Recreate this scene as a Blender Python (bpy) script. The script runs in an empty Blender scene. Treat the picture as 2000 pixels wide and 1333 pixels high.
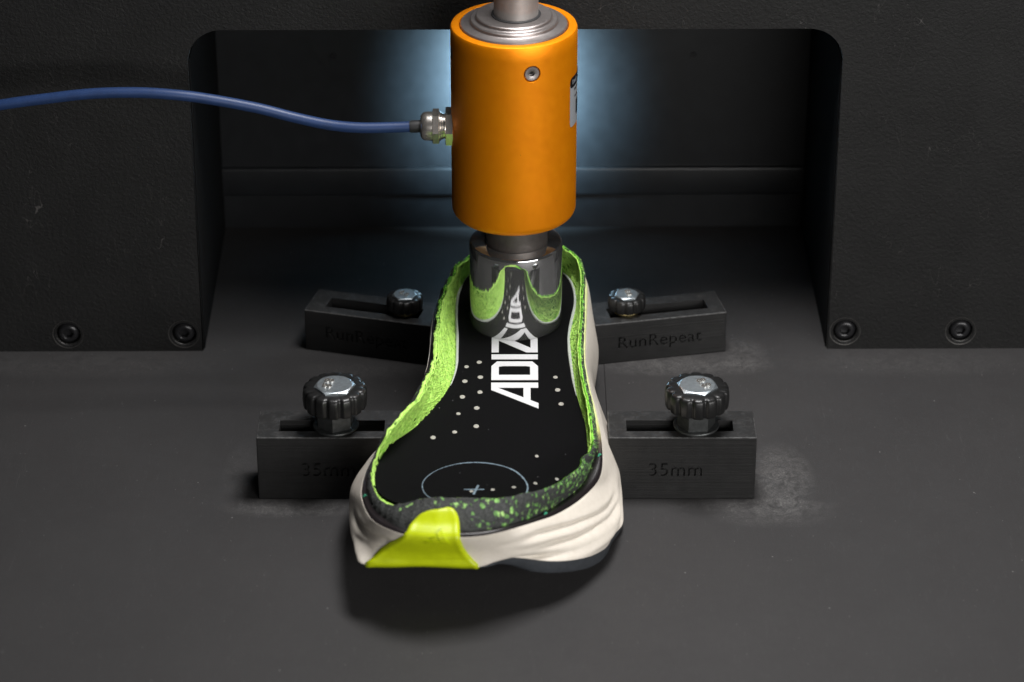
import bpy, bmesh, math, random
from math import sin, cos, pi, radians as R_, sqrt, exp, hypot
from mathutils import Vector, Matrix, noise
from mathutils.bvhtree import BVHTree
random.seed(7)
S = 0.01          # everything below is written in centimetres, built in metres
scene = bpy.context.scene
col = scene.collection

# ------------------------------------------------------------------ camera
cd = bpy.data.cameras.new("camera")
cam = bpy.data.objects.new("camera", cd); col.objects.link(cam)
cam.location = (-0.17*S, -131.9*S, 74.6*S)
cam.rotation_euler = (R_(90-28.5), 0, 0)
cd.sensor_width = 36; cd.lens = 106.2
cd.clip_start = 0.05; cd.clip_end = 50
cd.dof.use_dof = True; cd.dof.focus_distance = 1.455; cd.dof.aperture_fstop = 9.0
scene.camera = cam

# ------------------------------------------------------------------ world and light
w = bpy.data.worlds.new("World"); scene.world = w; w.use_nodes = True
w.node_tree.nodes["Background"].inputs[0].default_value = (0.9, 0.93, 1.0, 1)
w.node_tree.nodes["Background"].inputs[1].default_value = 0.004
scene.view_settings.view_transform = 'Standard'
scene.view_settings.look = 'None'
scene.view_settings.exposure = 0.0
scene.view_settings.gamma = 1.0

def area_light(name, loc, target, power, sx, sy, color):
    l = bpy.data.lights.new(name, 'AREA'); l.shape = 'RECTANGLE'
    l.size = sx*S; l.size_y = sy*S; l.energy = power; l.color = color
    o = bpy.data.objects.new(name, l); col.objects.link(o)
    o.location = Vector(loc)*S
    o.rotation_euler = (Vector(target)-Vector(loc)).to_track_quat('-Z', 'Y').to_euler()
    return o
area_light("ceiling_lamp", (7, -2.5, 62), (0, -6, 0), 4.7, 24, 15, (1.0, 0.985, 0.98))
area_light("room_lamp", (62, -112, 40), (0, -4, 8), 12.5, 110, 34, (1.0, 0.98, 0.96))
led = area_light("rear_led", (-0.3, 14.2, 8.6), (-0.3, 18.5, 8.4), 0.98, 2.0, 5.5, (0.48, 0.78, 1.0))
led.data.spread = R_(124)

# ------------------------------------------------------------------ helpers
def nodes_of(name):
    m = bpy.data.materials.new(name); m.use_nodes = True
    nt = m.node_tree
    b = nt.nodes["Principled BSDF"]
    return m, nt, b
def N(nt, kind, **kw):
    n = nt.nodes.new(kind)
    for k, v in kw.items():
        if k in n.inputs.keys() if isinstance(k, str) else False: n.inputs[k].default_value = v
        else: setattr(n, k, v)
    return n
def ramp(nt, src, stops):
    r = nt.nodes.new("ShaderNodeValToRGB")
    el = r.color_ramp.elements
    while len(el) > 1: el.remove(el[0])
    el[0].position = stops[0][0]; el[0].color = (*stops[0][1], 1)
    for p, c in stops[1:]:
        e = el.new(p); e.color = (*c, 1)
    nt.links.new(src, r.inputs[0]); return r.outputs[0]
def mix(nt, fac, a, b, mode='MIX'):
    m = nt.nodes.new("ShaderNodeMix"); m.data_type = 'RGBA'; m.blend_type = mode
    for sock, v in ((m.inputs[0], fac), (m.inputs[6], a), (m.inputs[7], b)):
        if isinstance(v, (int, float)): sock.default_value = v
        elif isinstance(v, tuple): sock.default_value = (*v, 1) if len(v) == 3 else v
        else: nt.links.new(v, sock)
    return m.outputs[2]
def math_(nt, op, a, b=0.0, clamp=False):
    m = nt.nodes.new("ShaderNodeMath"); m.operation = op; m.use_clamp = clamp
    for i, v in enumerate((a, b)):
        if isinstance(v, (int, float)): m.inputs[i].default_value = v
        else: nt.links.new(v, m.inputs[i])
    return m.outputs[0]
def coords(nt, sc=(100, 100, 100)):       # object coordinates in centimetres
    tc = nt.nodes.new("ShaderNodeTexCoord"); mp = nt.nodes.new("ShaderNodeMapping")
    mp.inputs[3].default_value = sc
    nt.links.new(tc.outputs["Object"], mp.inputs[0]); return mp.outputs[0]
def noise_(nt, v, scale, detail=3, rough=.55, dist=0.0):
    n = nt.nodes.new("ShaderNodeTexNoise"); n.inputs["Scale"].default_value = scale
    n.inputs["Detail"].default_value = detail; n.inputs["Roughness"].default_value = rough
    n.inputs["Distortion"].default_value = dist
    nt.links.new(v, n.inputs["Vector"]); return n.outputs[0]
def voro(nt, v, scale, feature='F1', rand=1.0):
    n = nt.nodes.new("ShaderNodeTexVoronoi"); n.feature = feature
    n.inputs["Scale"].default_value = scale; n.inputs["Randomness"].default_value = rand
    nt.links.new(v, n.inputs["Vector"]); return n
def bump(nt, b, h, strength=.3, dist=.0002, prev=None):
    n = nt.nodes.new("ShaderNodeBump"); n.inputs["Strength"].default_value = strength
    n.inputs["Distance"].default_value = dist
    nt.links.new(h, n.inputs["Height"])
    if prev is not None: nt.links.new(prev, n.inputs["Normal"])
    nt.links.new(n.outputs[0], b.inputs["Normal"]); return n.outputs[0]
def put(nt, b, sock, v):
    if isinstance(v, tuple): b.inputs[sock].default_value = (*v, 1)
    elif isinstance(v, (int, float)): b.inputs[sock].default_value = v
    else: nt.links.new(v, b.inputs[sock])
def simple(name, c, rough=.5, metal=0.0, var=.15, nscale=6, bs=.15, bscale=40, spec=.5, bd=.0002, aniso=0):
    m, nt, b = nodes_of(name)
    v = coords(nt)
    n1 = noise_(nt, v, nscale, 4)
    put(nt, b, "Base Color", ramp(nt, n1, [(.25, tuple(x*(1-var) for x in c)), (.75, tuple(min(1, x*(1+var)) for x in c))]))
    n2 = noise_(nt, v, nscale*2.3, 3)
    put(nt, b, "Roughness", math_(nt, 'ADD', math_(nt, 'MULTIPLY', n2, .2*rough), rough*.9, True))
    b.inputs["Metallic"].default_value = metal
    b.inputs["Specular IOR Level"].default_value = spec
    if bs: bump(nt, b, noise_(nt, v, bscale, 3), bs, bd)
    return m

# ---- materials
def make_panel():
    m, nt, b = nodes_of("textured_black_paint"); v = coords(nt)
    put(nt, b, "Base Color", ramp(nt, noise_(nt, v, .35, 4), [(.3, (.0072, .0072, .0072)), (.7, (.0108, .0108, .0107))]))
    put(nt, b, "Roughness", ramp(nt, noise_(nt, v, 9, 3), [(.3, (.60,)*3), (.7, (.74,)*3)]))
    b.inputs["Specular IOR Level"].default_value = .3
    h1 = noise_(nt, v, 5.5, 4, .6, .6)
    p = bump(nt, b, h1, .5, .0009)
    bump(nt, b, noise_(nt, v, 30, 2), .2, .0002, p)
    vv = voro(nt, v, .45); ss = nt.nodes.new("ShaderNodeSeparateColor"); nt.links.new(vv.outputs["Color"], ss.inputs[0])
    k = math_(nt, 'MULTIPLY', math_(nt, 'LESS_THAN', vv.outputs["Distance"], .022), math_(nt, 'GREATER_THAN', ss.outputs[0], .55))
    sv = coords(nt, (30, 60, 8)); sw = noise_(nt, sv, 2.2, 2, .5, 2.0)      # hairline scratches
    sl = math_(nt, 'MULTIPLY', math_(nt, 'LESS_THAN', math_(nt, 'ABSOLUTE', math_(nt, 'SUBTRACT', sw, .5)), .0012), ramp(nt, noise_(nt, v, .3, 2), [(.5, (0,)*3), (.6, (1,)*3)]))
    base = b.inputs["Base Color"].links[0].from_socket
    put(nt, b, "Base Color", mix(nt, math_(nt, 'MAXIMUM', math_(nt, 'MULTIPLY', k, .6), math_(nt, 'MULTIPLY', sl, .3)), base, (.16, .15, .145)))
    return m
def make_smooth():
    return simple("smooth_black_sheet", (.0115, .0125, .014), .36, 0, .2, 1.2, .25, 60, .5, .0001)
def make_table():
    m, nt, b = nodes_of("dark_table_plate"); v = coords(nt)
    base = ramp(nt, noise_(nt, v, .12, 5, .6), [(.3, (.036, .0345, .035)), (.7, (.048, .0462, .0465))])
    fine = noise_(nt, v, 16, 3, .7)
    base = mix(nt, .55, base, ramp(nt, fine, [(.25, (.027, .026, .0262)), (.75, (.058, .0565, .057))]))
    # pale plaster-like dust rubbed into the plate round the blocks
    tc = nt.nodes.new("ShaderNodeSeparateXYZ"); nt.links.new(v, tc.inputs[0])
    def blob(cx, cy, rx, ry, amp):
        dx = math_(nt, 'DIVIDE', math_(nt, 'SUBTRACT', tc.outputs[0], cx), rx)
        dy = math_(nt, 'DIVIDE', math_(nt, 'SUBTRACT', tc.outputs[1], cy), ry)
        d = math_(nt, 'ADD', math_(nt, 'MULTIPLY', dx, dx), math_(nt, 'MULTIPLY', dy, dy))
        g = math_(nt, 'SUBTRACT', 1.0, d, True)
        return math_(nt, 'MULTIPLY', g, amp)
    acc = blob(12.7, -8.3, 1.7, 3.6, 1.0)
    for a in ((12.0, -11.3, 3.2, 1.5, .55), (8.5, 2.9, 5.0, 1.3, .85), (11.8, 4.0, 1.3, 2.2, .6), (-10.5, -10.9, 3.6, 1.0, .85), (11.0, -10.7, 4.5, .7, .5),
              (-13.2, -7.5, .9, 3.0, .3), (-7.5, 2.4, 4.2, 1.0, .35), (20, 3.2, 8, 1.6, .3), (-22, 3.0, 9, 1.6, .3)):
        acc = math_(nt, 'ADD', acc, blob(*a), True)
    swirl = noise_(nt, v, 1.6, 7, .72, 1.4)
    grit = noise_(nt, v, 11, 4, .75)
    k = math_(nt, 'MULTIPLY', acc, ramp(nt, swirl, [(.36, (0,)*3), (.62, (1,)*3)]))
    k = math_(nt, 'MULTIPLY', k, ramp(nt, grit, [(.38, (.08,)*3), (.62, (.75,)*3)]))
    base = mix(nt, k, base, (.19, .185, .18))
    # specks
    vv = voro(nt, v, 1.0)
    sp = math_(nt, 'LESS_THAN', vv.outputs["Distance"], .036)
    sel = nt.nodes.new("ShaderNodeSeparateColor"); nt.links.new(vv.outputs["Color"], sel.inputs[0])
    sp = math_(nt, 'MULTIPLY', sp, math_(nt, 'GREATER_THAN', sel.outputs[0], .55))
    v2 = voro(nt, v, 2.4)
    s2 = nt.nodes.new("ShaderNodeSeparateColor"); nt.links.new(v2.outputs["Color"], s2.inputs[0])
    sp2 = math_(nt, 'MULTIPLY', math_(nt, 'LESS_THAN', v2.outputs["Distance"], .05), math_(nt, 'GREATER_THAN', s2.outputs[1], .7))
    base = mix(nt, math_(nt, 'MAXIMUM', sp, sp2), base, (.22, .215, .21))
    # faint scratches
    sv = coords(nt, (60, 6, 60)); sw = noise_(nt, sv, 3.5, 2, .5, 2.5)
    sl = math_(nt, 'LESS_THAN', math_(nt, 'ABSOLUTE', math_(nt, 'SUBTRACT', sw, .5)), .0022)
    base = mix(nt, math_(nt, 'MULTIPLY', sl, .35), base, (.11, .11, .11))
    put(nt, b, "Base Color", base)
    put(nt, b, "Roughness", ramp(nt, noise_(nt, v, .8, 5, .7), [(.3, (.56,)*3), (.7, (.68,)*3)]))
    b.inputs["Specular IOR Level"].default_value = .25
    bump(nt, b, fine, .25, .0003)
    return m
def make_print():
    m, nt, b = nodes_of("black_printed_plastic"); v = coords(nt)
    base = ramp(nt, noise_(nt, v, 1.1, 5, .7), [(.3, (.0115, .0114, .0114)), (.75, (.020, .0198, .0198))])
    g = nt.nodes.new("ShaderNodeNewGeometry")
    sx = nt.nodes.new("ShaderNodeSeparateXYZ"); nt.links.new(g.outputs["True Normal"], sx.inputs[0])
    nz = sx.outputs[2]      # the chamfered upper edges are rubbed pale
    edge = math_(nt, 'MULTIPLY', math_(nt, 'GREATER_THAN', nz, .25), math_(nt, 'LESS_THAN', nz, .96))
    wear = math_(nt, 'MULTIPLY', edge, ramp(nt, noise_(nt, v, 4, 5, .8), [(.38, (.05,)*3), (.6, (1,)*3)]))
    base = mix(nt, wear, base, (.085, .085, .085))
    up = math_(nt, 'GREATER_THAN', sx.outputs[2], .7)
    dust = math_(nt, 'MULTIPLY', up, ramp(nt, noise_(nt, v, 2.6, 7, .8, .8), [(.50, (0,)*3), (.75, (.5,)*3)]))
    base = mix(nt, dust, base, (.11, .11, .11))
    put(nt, b, "Base Color", base)
    b.inputs["Roughness"].default_value = .58; b.inputs["Specular IOR Level"].default_value = .35
    lay = coords(nt, (0.6, 0.6, 100)); hl = noise_(nt, lay, 9, 5, .8)
    bump(nt, b, hl, .6, .0006)
    return m
def make_orange():
    m, nt, b = nodes_of("orange_anodised"); v = coords(nt)
    put(nt, b, "Base Color", ramp(nt, noise_(nt, v, 1.5, 4), [(.3, (.97, .285, .001)), (.7, (1.0, .31, .001))]))
    b.inputs["Metallic"].default_value = .55; b.inputs["Specular IOR Level"].default_value = .35
    put(nt, b, "Roughness", ramp(nt, noise_(nt, v, 3, 4), [(.3, (.40,)*3), (.7, (.47,)*3)]))
    vs_ = voro(nt, v, 1.3); k = math_(nt, 'LESS_THAN', math_(nt, 'ADD', vs_.outputs["Distance"], math_(nt, 'MULTIPLY', noise_(nt, v, 20, 2), .03)), .045)
    base = b.inputs["Base Color"].links[0].from_socket
    put(nt, b, "Base Color", mix(nt, math_(nt, 'MULTIPLY', k, .55), base, (.30, .12, .01)))
    p = bump(nt, b, noise_(nt, v, 30, 4, .7), .22, .0003)
    return m
def make_foam():
    m, nt, b = nodes_of("cream_midsole_foam"); v = coords(nt)
    put(nt, b, "Base Color", ramp(nt, noise_(nt, v, 2.2, 7, .75), [(.3, (.71, .65, .56)), (.7, (.79, .73, .645))]))
    b.inputs["Roughness"].default_value = .55
    b.inputs["Subsurface Weight"].default_value = .0
    p = bump(nt, b, noise_(nt, v, 1.4, 4, .6), .12, .0008)
    bump(nt, b, noise_(nt, v, 26, 4, .7), .35, .0004, p)
    return m
def make_rand():
    m, nt, b = nodes_of("black_to_lime_rand"); v = coords(nt)
    s = nt.nodes.new("ShaderNodeSeparateXYZ"); nt.links.new(v, s.inputs[0])
    t = math_(nt, 'ADD', s.outputs[1], math_(nt, 'MULTIPLY', noise_(nt, v, 3, 3), .5))
    t = math_(nt, 'DIVIDE', math_(nt, 'ADD', t, 11.9), 2.6, True)
    t = math_(nt, 'MULTIPLY', t, math_(nt, 'ADD', s.outputs[0], .5, True))
    put(nt, b, "Base Color", ramp(nt, t, [(0, (.012, .009, .010)), (.35, (.10, .075, .05)), (.7, (.60, .62, .22)), (1, (.74, .80, .36))]))
    b.inputs["Roughness"].default_value = .38
    bump(nt, b, noise_(nt, v, 14, 3), .2, .0004)
    return m
def make_liner():
    m, nt, b = nodes_of("lime_knit_liner"); v = coords(nt)
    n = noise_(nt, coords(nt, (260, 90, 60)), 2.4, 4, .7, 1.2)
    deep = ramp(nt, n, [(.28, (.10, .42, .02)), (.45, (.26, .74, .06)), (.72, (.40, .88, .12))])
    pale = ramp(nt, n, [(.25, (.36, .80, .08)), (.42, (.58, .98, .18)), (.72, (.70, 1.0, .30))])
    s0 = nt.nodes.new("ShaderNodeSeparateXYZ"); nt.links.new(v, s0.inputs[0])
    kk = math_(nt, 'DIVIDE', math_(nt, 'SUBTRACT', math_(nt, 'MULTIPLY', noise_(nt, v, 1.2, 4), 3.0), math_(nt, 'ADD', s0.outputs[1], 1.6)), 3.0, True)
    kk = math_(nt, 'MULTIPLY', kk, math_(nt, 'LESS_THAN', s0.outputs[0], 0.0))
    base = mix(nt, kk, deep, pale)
    sp = nt.nodes.new("ShaderNodeSeparateXYZ"); nt.links.new(v, sp.inputs[0])
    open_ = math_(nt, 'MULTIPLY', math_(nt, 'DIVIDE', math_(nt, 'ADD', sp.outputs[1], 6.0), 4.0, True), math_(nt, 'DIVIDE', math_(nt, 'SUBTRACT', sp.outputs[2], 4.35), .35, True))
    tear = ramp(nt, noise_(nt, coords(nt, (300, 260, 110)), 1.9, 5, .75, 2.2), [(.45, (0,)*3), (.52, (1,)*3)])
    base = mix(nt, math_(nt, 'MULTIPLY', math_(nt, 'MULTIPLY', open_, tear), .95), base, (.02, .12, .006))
    hole = voro(nt, coords(nt, (420, 240, 150)), 1.0)
    hk = ramp(nt, hole.outputs["Distance"], [(.0, (1,)*3), (.30, (1,)*3), (.38, (0,)*3)])
    zone = ramp(nt, noise_(nt, v, .9, 3), [(.42, (0,)*3), (.52, (1,)*3)])
    base = mix(nt, math_(nt, 'MULTIPLY', hk, zone), base, (.015, .06, .008))
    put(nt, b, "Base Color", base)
    b.inputs["Roughness"].default_value = .75
    b.inputs["Specular IOR Level"].default_value = .25
    bump(nt, b, n, .6, .0009)
    return m
def make_mesh_upper():
    m, nt, b = nodes_of("charcoal_mesh_with_green_dots"); v = coords(nt)
    base = ramp(nt, noise_(nt, v, 7, 6, .8), [(.3, (.010, .011, .011)), (.7, (.075, .08, .076))])
    dn = nt.nodes.new("ShaderNodeTexNoise"); dn.inputs["Scale"].default_value = 4.5; dn.inputs["Detail"].default_value = 3; nt.links.new(v, dn.inputs["Vector"])
    va = nt.nodes.new("ShaderNodeVectorMath"); va.operation = 'MULTIPLY_ADD'; va.inputs[1].default_value = (.45, .45, .45)
    nt.links.new(dn.outputs[1], va.inputs[0]); nt.links.new(v, va.inputs[2]); v_plain = v; v = va.outputs[0]
    d = voro(nt, v, 2.9, 'F1', .9)
    sc_ = nt.nodes.new("ShaderNodeSeparateColor"); nt.links.new(d.outputs["Color"], sc_.inputs[0])
    k = ramp(nt, math_(nt, 'ADD', d.outputs["Distance"], math_(nt, 'MULTIPLY', noise_(nt, v, 7, 3), .25)), [(.30, (1,)*3), (.50, (0,)*3)])
    s = nt.nodes.new("ShaderNodeSeparateXYZ"); nt.links.new(v_plain, s.inputs[0])
    dens = math_(nt, 'MULTIPLY', math_(nt, 'ADD', s.outputs[0], 4.0), .10)       # dots gather towards one side
    on = math_(nt, 'LESS_THAN', sc_.outputs[0], math_(nt, 'ADD', dens, .20))
    k = math_(nt, 'MULTIPLY', k, on)
    base = mix(nt, k, base, mix(nt, sc_.outputs[1], (.22, .55, .12), (.50, .82, .26)))
    d2 = voro(nt, v, 4.6, 'F1', 1.0); s3 = nt.nodes.new("ShaderNodeSeparateColor"); nt.links.new(d2.outputs["Color"], s3.inputs[0])
    k2 = math_(nt, 'MULTIPLY', ramp(nt, d2.outputs["Distance"], [(.25, (1,)*3), (.45, (0,)*3)]), math_(nt, 'LESS_THAN', s3.outputs[0], math_(nt, 'ADD', dens, .05)))
    base = mix(nt, math_(nt, 'MULTIPLY', k2, .75), base, (.20, .50, .10))
    put(nt, b, "Base Color", base); b.inputs["Roughness"].default_value = .7
    h = voro(nt, v, 11)
    bump(nt, b, h.outputs["Distance"], .5, .0008)
    return m
def make_insole():
    m, nt, b = nodes_of("black_insole_fabric"); v = coords(nt)
    n = noise_(nt, v, 38, 3, .8)
    base = ramp(nt, n, [(.35, (.0025, .0025, .0028)), (.72, (.0095, .0095, .0105))])
    k = math_(nt, 'GREATER_THAN', noise_(nt, v, 70, 1), .74)
    base = mix(nt, math_(nt, 'MULTIPLY', k, .4), base, (.07, .07, .075))
    vs_ = voro(nt, v, 1.7); ss = nt.nodes.new("ShaderNodeSeparateColor"); nt.links.new(vs_.outputs["Color"], ss.inputs[0])
    base = mix(nt, math_(nt, 'MULTIPLY', math_(nt, 'LESS_THAN', vs_.outputs["Distance"], .045), math_(nt, 'GREATER_THAN', ss.outputs[0], .5)), base, (.16, .16, .17))
    put(nt, b, "Base Color", base)
    b.inputs["Roughness"].default_value = .9; b.inputs["Specular IOR Level"].default_value = .06
    bump(nt, b, n, .6, .0004)
    return m
M = dict(
    panel=make_panel(), smooth=make_smooth(), table=make_table(), printed=make_print(), orange=make_orange(),
    foam=make_foam(), rand=make_rand(), liner=make_liner(), upper=make_mesh_upper(), insole=make_insole(),
    chrome=None,
    stud=simple("dark_machined_stud", (.15, .135, .125), .5, .75, .15, 3, .2, 30),
    lining=simple("matte_shade_black", (.004, .004, .0042), .95, 0, .2, 2, 0, 40, .1),  # near-black that stands in for shade on the cavity's side walls
    steel=simple("brushed_steel", (.42, .39, .37), .5, .75, .12, 3, .2, 30),
    flange=simple("matte_bare_aluminium", (.34, .31, .30), .42, .9, .1, 3, .2, 40),
    nickel=simple("nickel_plate", (.85, .80, .74), .24, .92, .08, 4, .06, 20),
    zinc=simple("zinc_plated_steel", (.45, .50, .53), .38, .9, .18, 7, .35, 28, .5, .0003),
    nutzinc=simple("dull_zinc_nut", (.095, .10, .10), .45, .8, .3, 5, .3, 30),
    brass=simple("yellow_zinc", (.55, .45, .22), .3, 1, .15, 6),
    grip=simple("black_knob_plastic", (.011, .011, .011), .34, 0, .2, 5, .2, 30),
    blackscrew=simple("black_oxide_screw", (.022, .022, .024), .28, .3, .2, 5, .1, 30),
    pit=simple("dark_recess", (.004, .004, .004), .8, 0, .1, 5, 0),
    rim=simple("bare_metal_countersink", (.16, .155, .15), .32, .9, .3, 6, .3, 20),
    cable=simple("blue_cable_jacket", (.016, .040, .12), .45, 0, .12, 2, .1, 20),
    sleeve=simple("black_rubber", (.02, .02, .021), .55, 0, .2, 4, .3, 20),
    white=simple("white_print", (.78, .78, .80), .6, 0, .06, 12, .3, 50),
    perf=simple("pale_foam_seen_through_hole", (.42, .40, .36), .8, 0, .35, 12, .3, 30),
    chalk=simple("pale_blue_chalk", (.20, .27, .33), .9, 0, .5, 9, .3, 50),
    foamedge=simple("off_white_foam_edge", (.55, .58, .54), .8, 0, .2, 12, .4, 30),
    guard=simple("yellow_green_rubber", (.55, .66, .004), .42, 0, .07, 3, .2, 30),
    outsole=simple("black_outsole_rubber", (.045, .05, .057), .45, 0, .2, 4, .3, 25),
    strand=simple("lime_fibre", (.50, .98, .16), .6, 0, .35, 6, 0),
    decal_dark=simple("black_label_print", (.010, .010, .012), .35, 0, .1, 6, 0),
    decal_grey=simple("silver_label_film", (.36, .38, .40), .4, .2, .06, 6, .05, 40),
    decal_text=simple("grey_label_print", (.25, .26, .28), .4, 0, .05, 6, 0),
    green=simple("teal_stitch", (.06, .42, .24), .6, 0, .2, 8, 0),
)
def make_chrome():
    m, nt, b = nodes_of("polished_steel"); v = coords(nt)
    put(nt, b, "Base Color", ramp(nt, noise_(nt, v, 2, 4), [(.3, (.70, .70, .70)), (.7, (.80, .80, .80))]))
    b.inputs["Metallic"].default_value = .93
    sc_ = coords(nt, (60, 60, 900)); ln = noise_(nt, sc_, 1.0, 5, .8)
    put(nt, b, "Roughness", ramp(nt, noise_(nt, v, 5, 5, .8), [(.35, (.035,)*3), (.75, (.11,)*3)]))
    bump(nt, b, ln, .035, .0002)
    return m
M['chrome'] = make_chrome()

# ---- object helpers
def link(name, me, mat, parent=None, world=True, smooth=True):
    o = bpy.data.objects.new(name, me); col.objects.link(o)
    if mat is not None: me.materials.append(mat)
    if parent is not None:
        o.parent = parent
        root = parent
        while root.parent: root = root.parent
        if world and o.parent.location.length >= 0:
            off = Vector((0, 0, 0)); p = parent
            while p: off += p.location; p = p.parent
            me.transform(Matrix.Translation(-off))
    if smooth:
        me.shade_smooth()
    return o
def autosmooth(me, ang=35):
    bm = bmesh.new(); bm.from_mesh(me)
    for e in bm.edges:
        e.smooth = not (len(e.link_faces) == 2 and e.calc_face_angle(0) > R_(ang))
    for f in bm.faces: f.smooth = True
    bm.to_mesh(me); bm.free()
def from_bm(name, bm, mat, parent=None, world=True, ang=35):
    bmesh.ops.recalc_face_normals(bm, faces=bm.faces)
    me = bpy.data.meshes.new(name); bm.transform(Matrix.Scale(S, 4)); bm.to_mesh(me); bm.free()
    o = link(name, me, mat, parent, world, False); autosmooth(me, ang); return o
def from_py(name, vs, fs, mat, parent=None, world=True, ang=60, fix=True):
    bm = bmesh.new()
    bv = [bm.verts.new(v) for v in vs]
    for f in fs:
        try: bm.faces.new([bv[i] for i in f])
        except ValueError: pass
    if not fix:
        me = bpy.data.meshes.new(name); bm.transform(Matrix.Scale(S, 4)); bm.to_mesh(me); bm.free()
        o = link(name, me, mat, parent, world, False); autosmooth(me, ang); return o
    return from_bm(name, bm, mat, parent, world, ang)
def empty(name, loc, rz=0, label=None, cat=None, group=None):
    o = bpy.data.objects.new(name, None); col.objects.link(o)
    o.location = Vector(loc)*S; o.rotation_euler = (0, 0, rz); o.empty_display_size = .01
    tag(o, label, cat, group); return o
def tag(o, label=None, cat=None, group=None, kind=None):
    if label: o['label'] = label
    if cat: o['category'] = cat
    if group: o['group'] = group
    if kind: o['kind'] = kind
    return o
def add_box(bm, x0, x1, y0, y1, z0, z1, bev=0, seg=2):
    r = bmesh.ops.create_cube(bm, size=1)
    vs = r['verts']
    for v in vs:
        v.co = Vector(((x0+x1)/2+v.co.x*(x1-x0), (y0+y1)/2+v.co.y*(y1-y0), (z0+z1)/2+v.co.z*(z1-z0)))
    if bev:
        es = list({e for v in vs for e in v.link_edges})
        bmesh.ops.bevel(bm, geom=es, offset=bev, segments=seg, affect='EDGES', profile=.5)
def lathe(bm, prof, n=64, mat=Matrix(), rfun=None, close=True):
    rings = []
    for (r, z) in prof:
        if r < 1e-6: rings.append([bm.verts.new(mat @ Vector((0, 0, z)))])
        else: rings.append([bm.verts.new(mat @ Vector(((r if not rfun else rfun(r, 2*pi*i/n))*cos(2*pi*i/n), (r if not rfun else rfun(r, 2*pi*i/n))*sin(2*pi*i/n), z))) for i in range(n)])
    for a, b in zip(rings, rings[1:]):
        for i in range(n):
            j = (i+1) % n
            if len(a) == 1 and len(b) == 1: break
            if len(a) == 1: bm.faces.new((a[0], b[i], b[j]))
            elif len(b) == 1: bm.faces.new((a[i], a[j], b[0]))
            else: bm.faces.new((a[i], a[j], b[j], b[i]))
def prism(bm, pts, z0, z1, mat=Matrix()):
    a = [bm.verts.new(mat @ Vector((p[0], p[1], z0))) for p in pts]
    b = [bm.verts.new(mat @ Vector((p[0], p[1], z1))) for p in pts]
    n = len(pts)
    bm.faces.new(a[::-1]); bm.faces.new(b)
    for i in range(n): bm.faces.new((a[i], a[(i+1) % n], b[(i+1) % n], b[i]))
def tube(bm, pts, r, n=12, caps=True):
    pts = [Vector(p) for p in pts]; rings = []
    up = Vector((0, 0, 1))
    for i, p in enumerate(pts):
        t = (pts[min(i+1, len(pts)-1)]-pts[max(i-1, 0)]).normalized()
        a = t.cross(up)
        if a.length < .05: a = t.cross(Vector((0, 1, 0)))
        a.normalize(); b = t.cross(a).normalized()
        rr = r[i] if isinstance(r, (list, tuple)) else r
        rings.append([bm.verts.new(p+a*rr*cos(2*pi*k/n)+b*rr*sin(2*pi*k/n)) for k in range(n)])
    for A, B in zip(rings, rings[1:]):
        for k in range(n): bm.faces.new((A[k], A[(k+1) % n], B[(k+1) % n], B[k]))
    if caps: bm.faces.new(rings[0][::-1]); bm.faces.new(rings[-1])
def crom(pts, closed=True, per=12):
    out = []; n = len(pts); P = [Vector(p) for p in pts]
    rng = range(n) if closed else range(n-1)
    for i in rng:
        if closed: p0, p1, p2, p3 = P[(i-1) % n], P[i], P[(i+1) % n], P[(i+2) % n]
        else: p0, p1, p2, p3 = P[max(i-1, 0)], P[i], P[i+1], P[min(i+2, n-1)]
        for k in range(per):
            t = k/per
            out.append(.5*((2*p1)+(-p0+p2)*t+(2*p0-5*p1+4*p2-p3)*t*t+(-p0+3*p1-3*p2+p3)*t**3))
    if not closed: out.append(P[-1])
    return out
def bake_boolean(o, cutters):
    for c in cutters:
        md = o.modifiers.new("b", 'BOOLEAN'); md.operation = 'DIFFERENCE'; md.object = c; md.solver = 'EXACT'
    bpy.context.view_layer.update()
    dg = bpy.context.evaluated_depsgraph_get()
    me = bpy.data.meshes.new_from_object(o.evaluated_get(dg))
    o.modifiers.clear(); old = o.data; o.data = me
    for c in cutters: bpy.data.objects.remove(c, do_unlink=True)
    autosmooth(me, 30)
def text_mesh(body, size, depth, mtx, spacing=1.0, align='LEFT', off=0.0):
    cu = bpy.data.curves.new("lettering", 'FONT'); cu.body = body; cu.size = size; cu.extrude = depth
    cu.align_x = align; cu.space_character = spacing; cu.resolution_u = 3; cu.offset = off
    o = bpy.data.objects.new("lettering", cu); col.objects.link(o)
    bpy.context.view_layer.update()
    dg = bpy.context.evaluated_depsgraph_get()
    me = bpy.data.meshes.new_from_object(o.evaluated_get(dg))
    bpy.data.objects.remove(o, do_unlink=True)
    me.transform(mtx); return me

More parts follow.
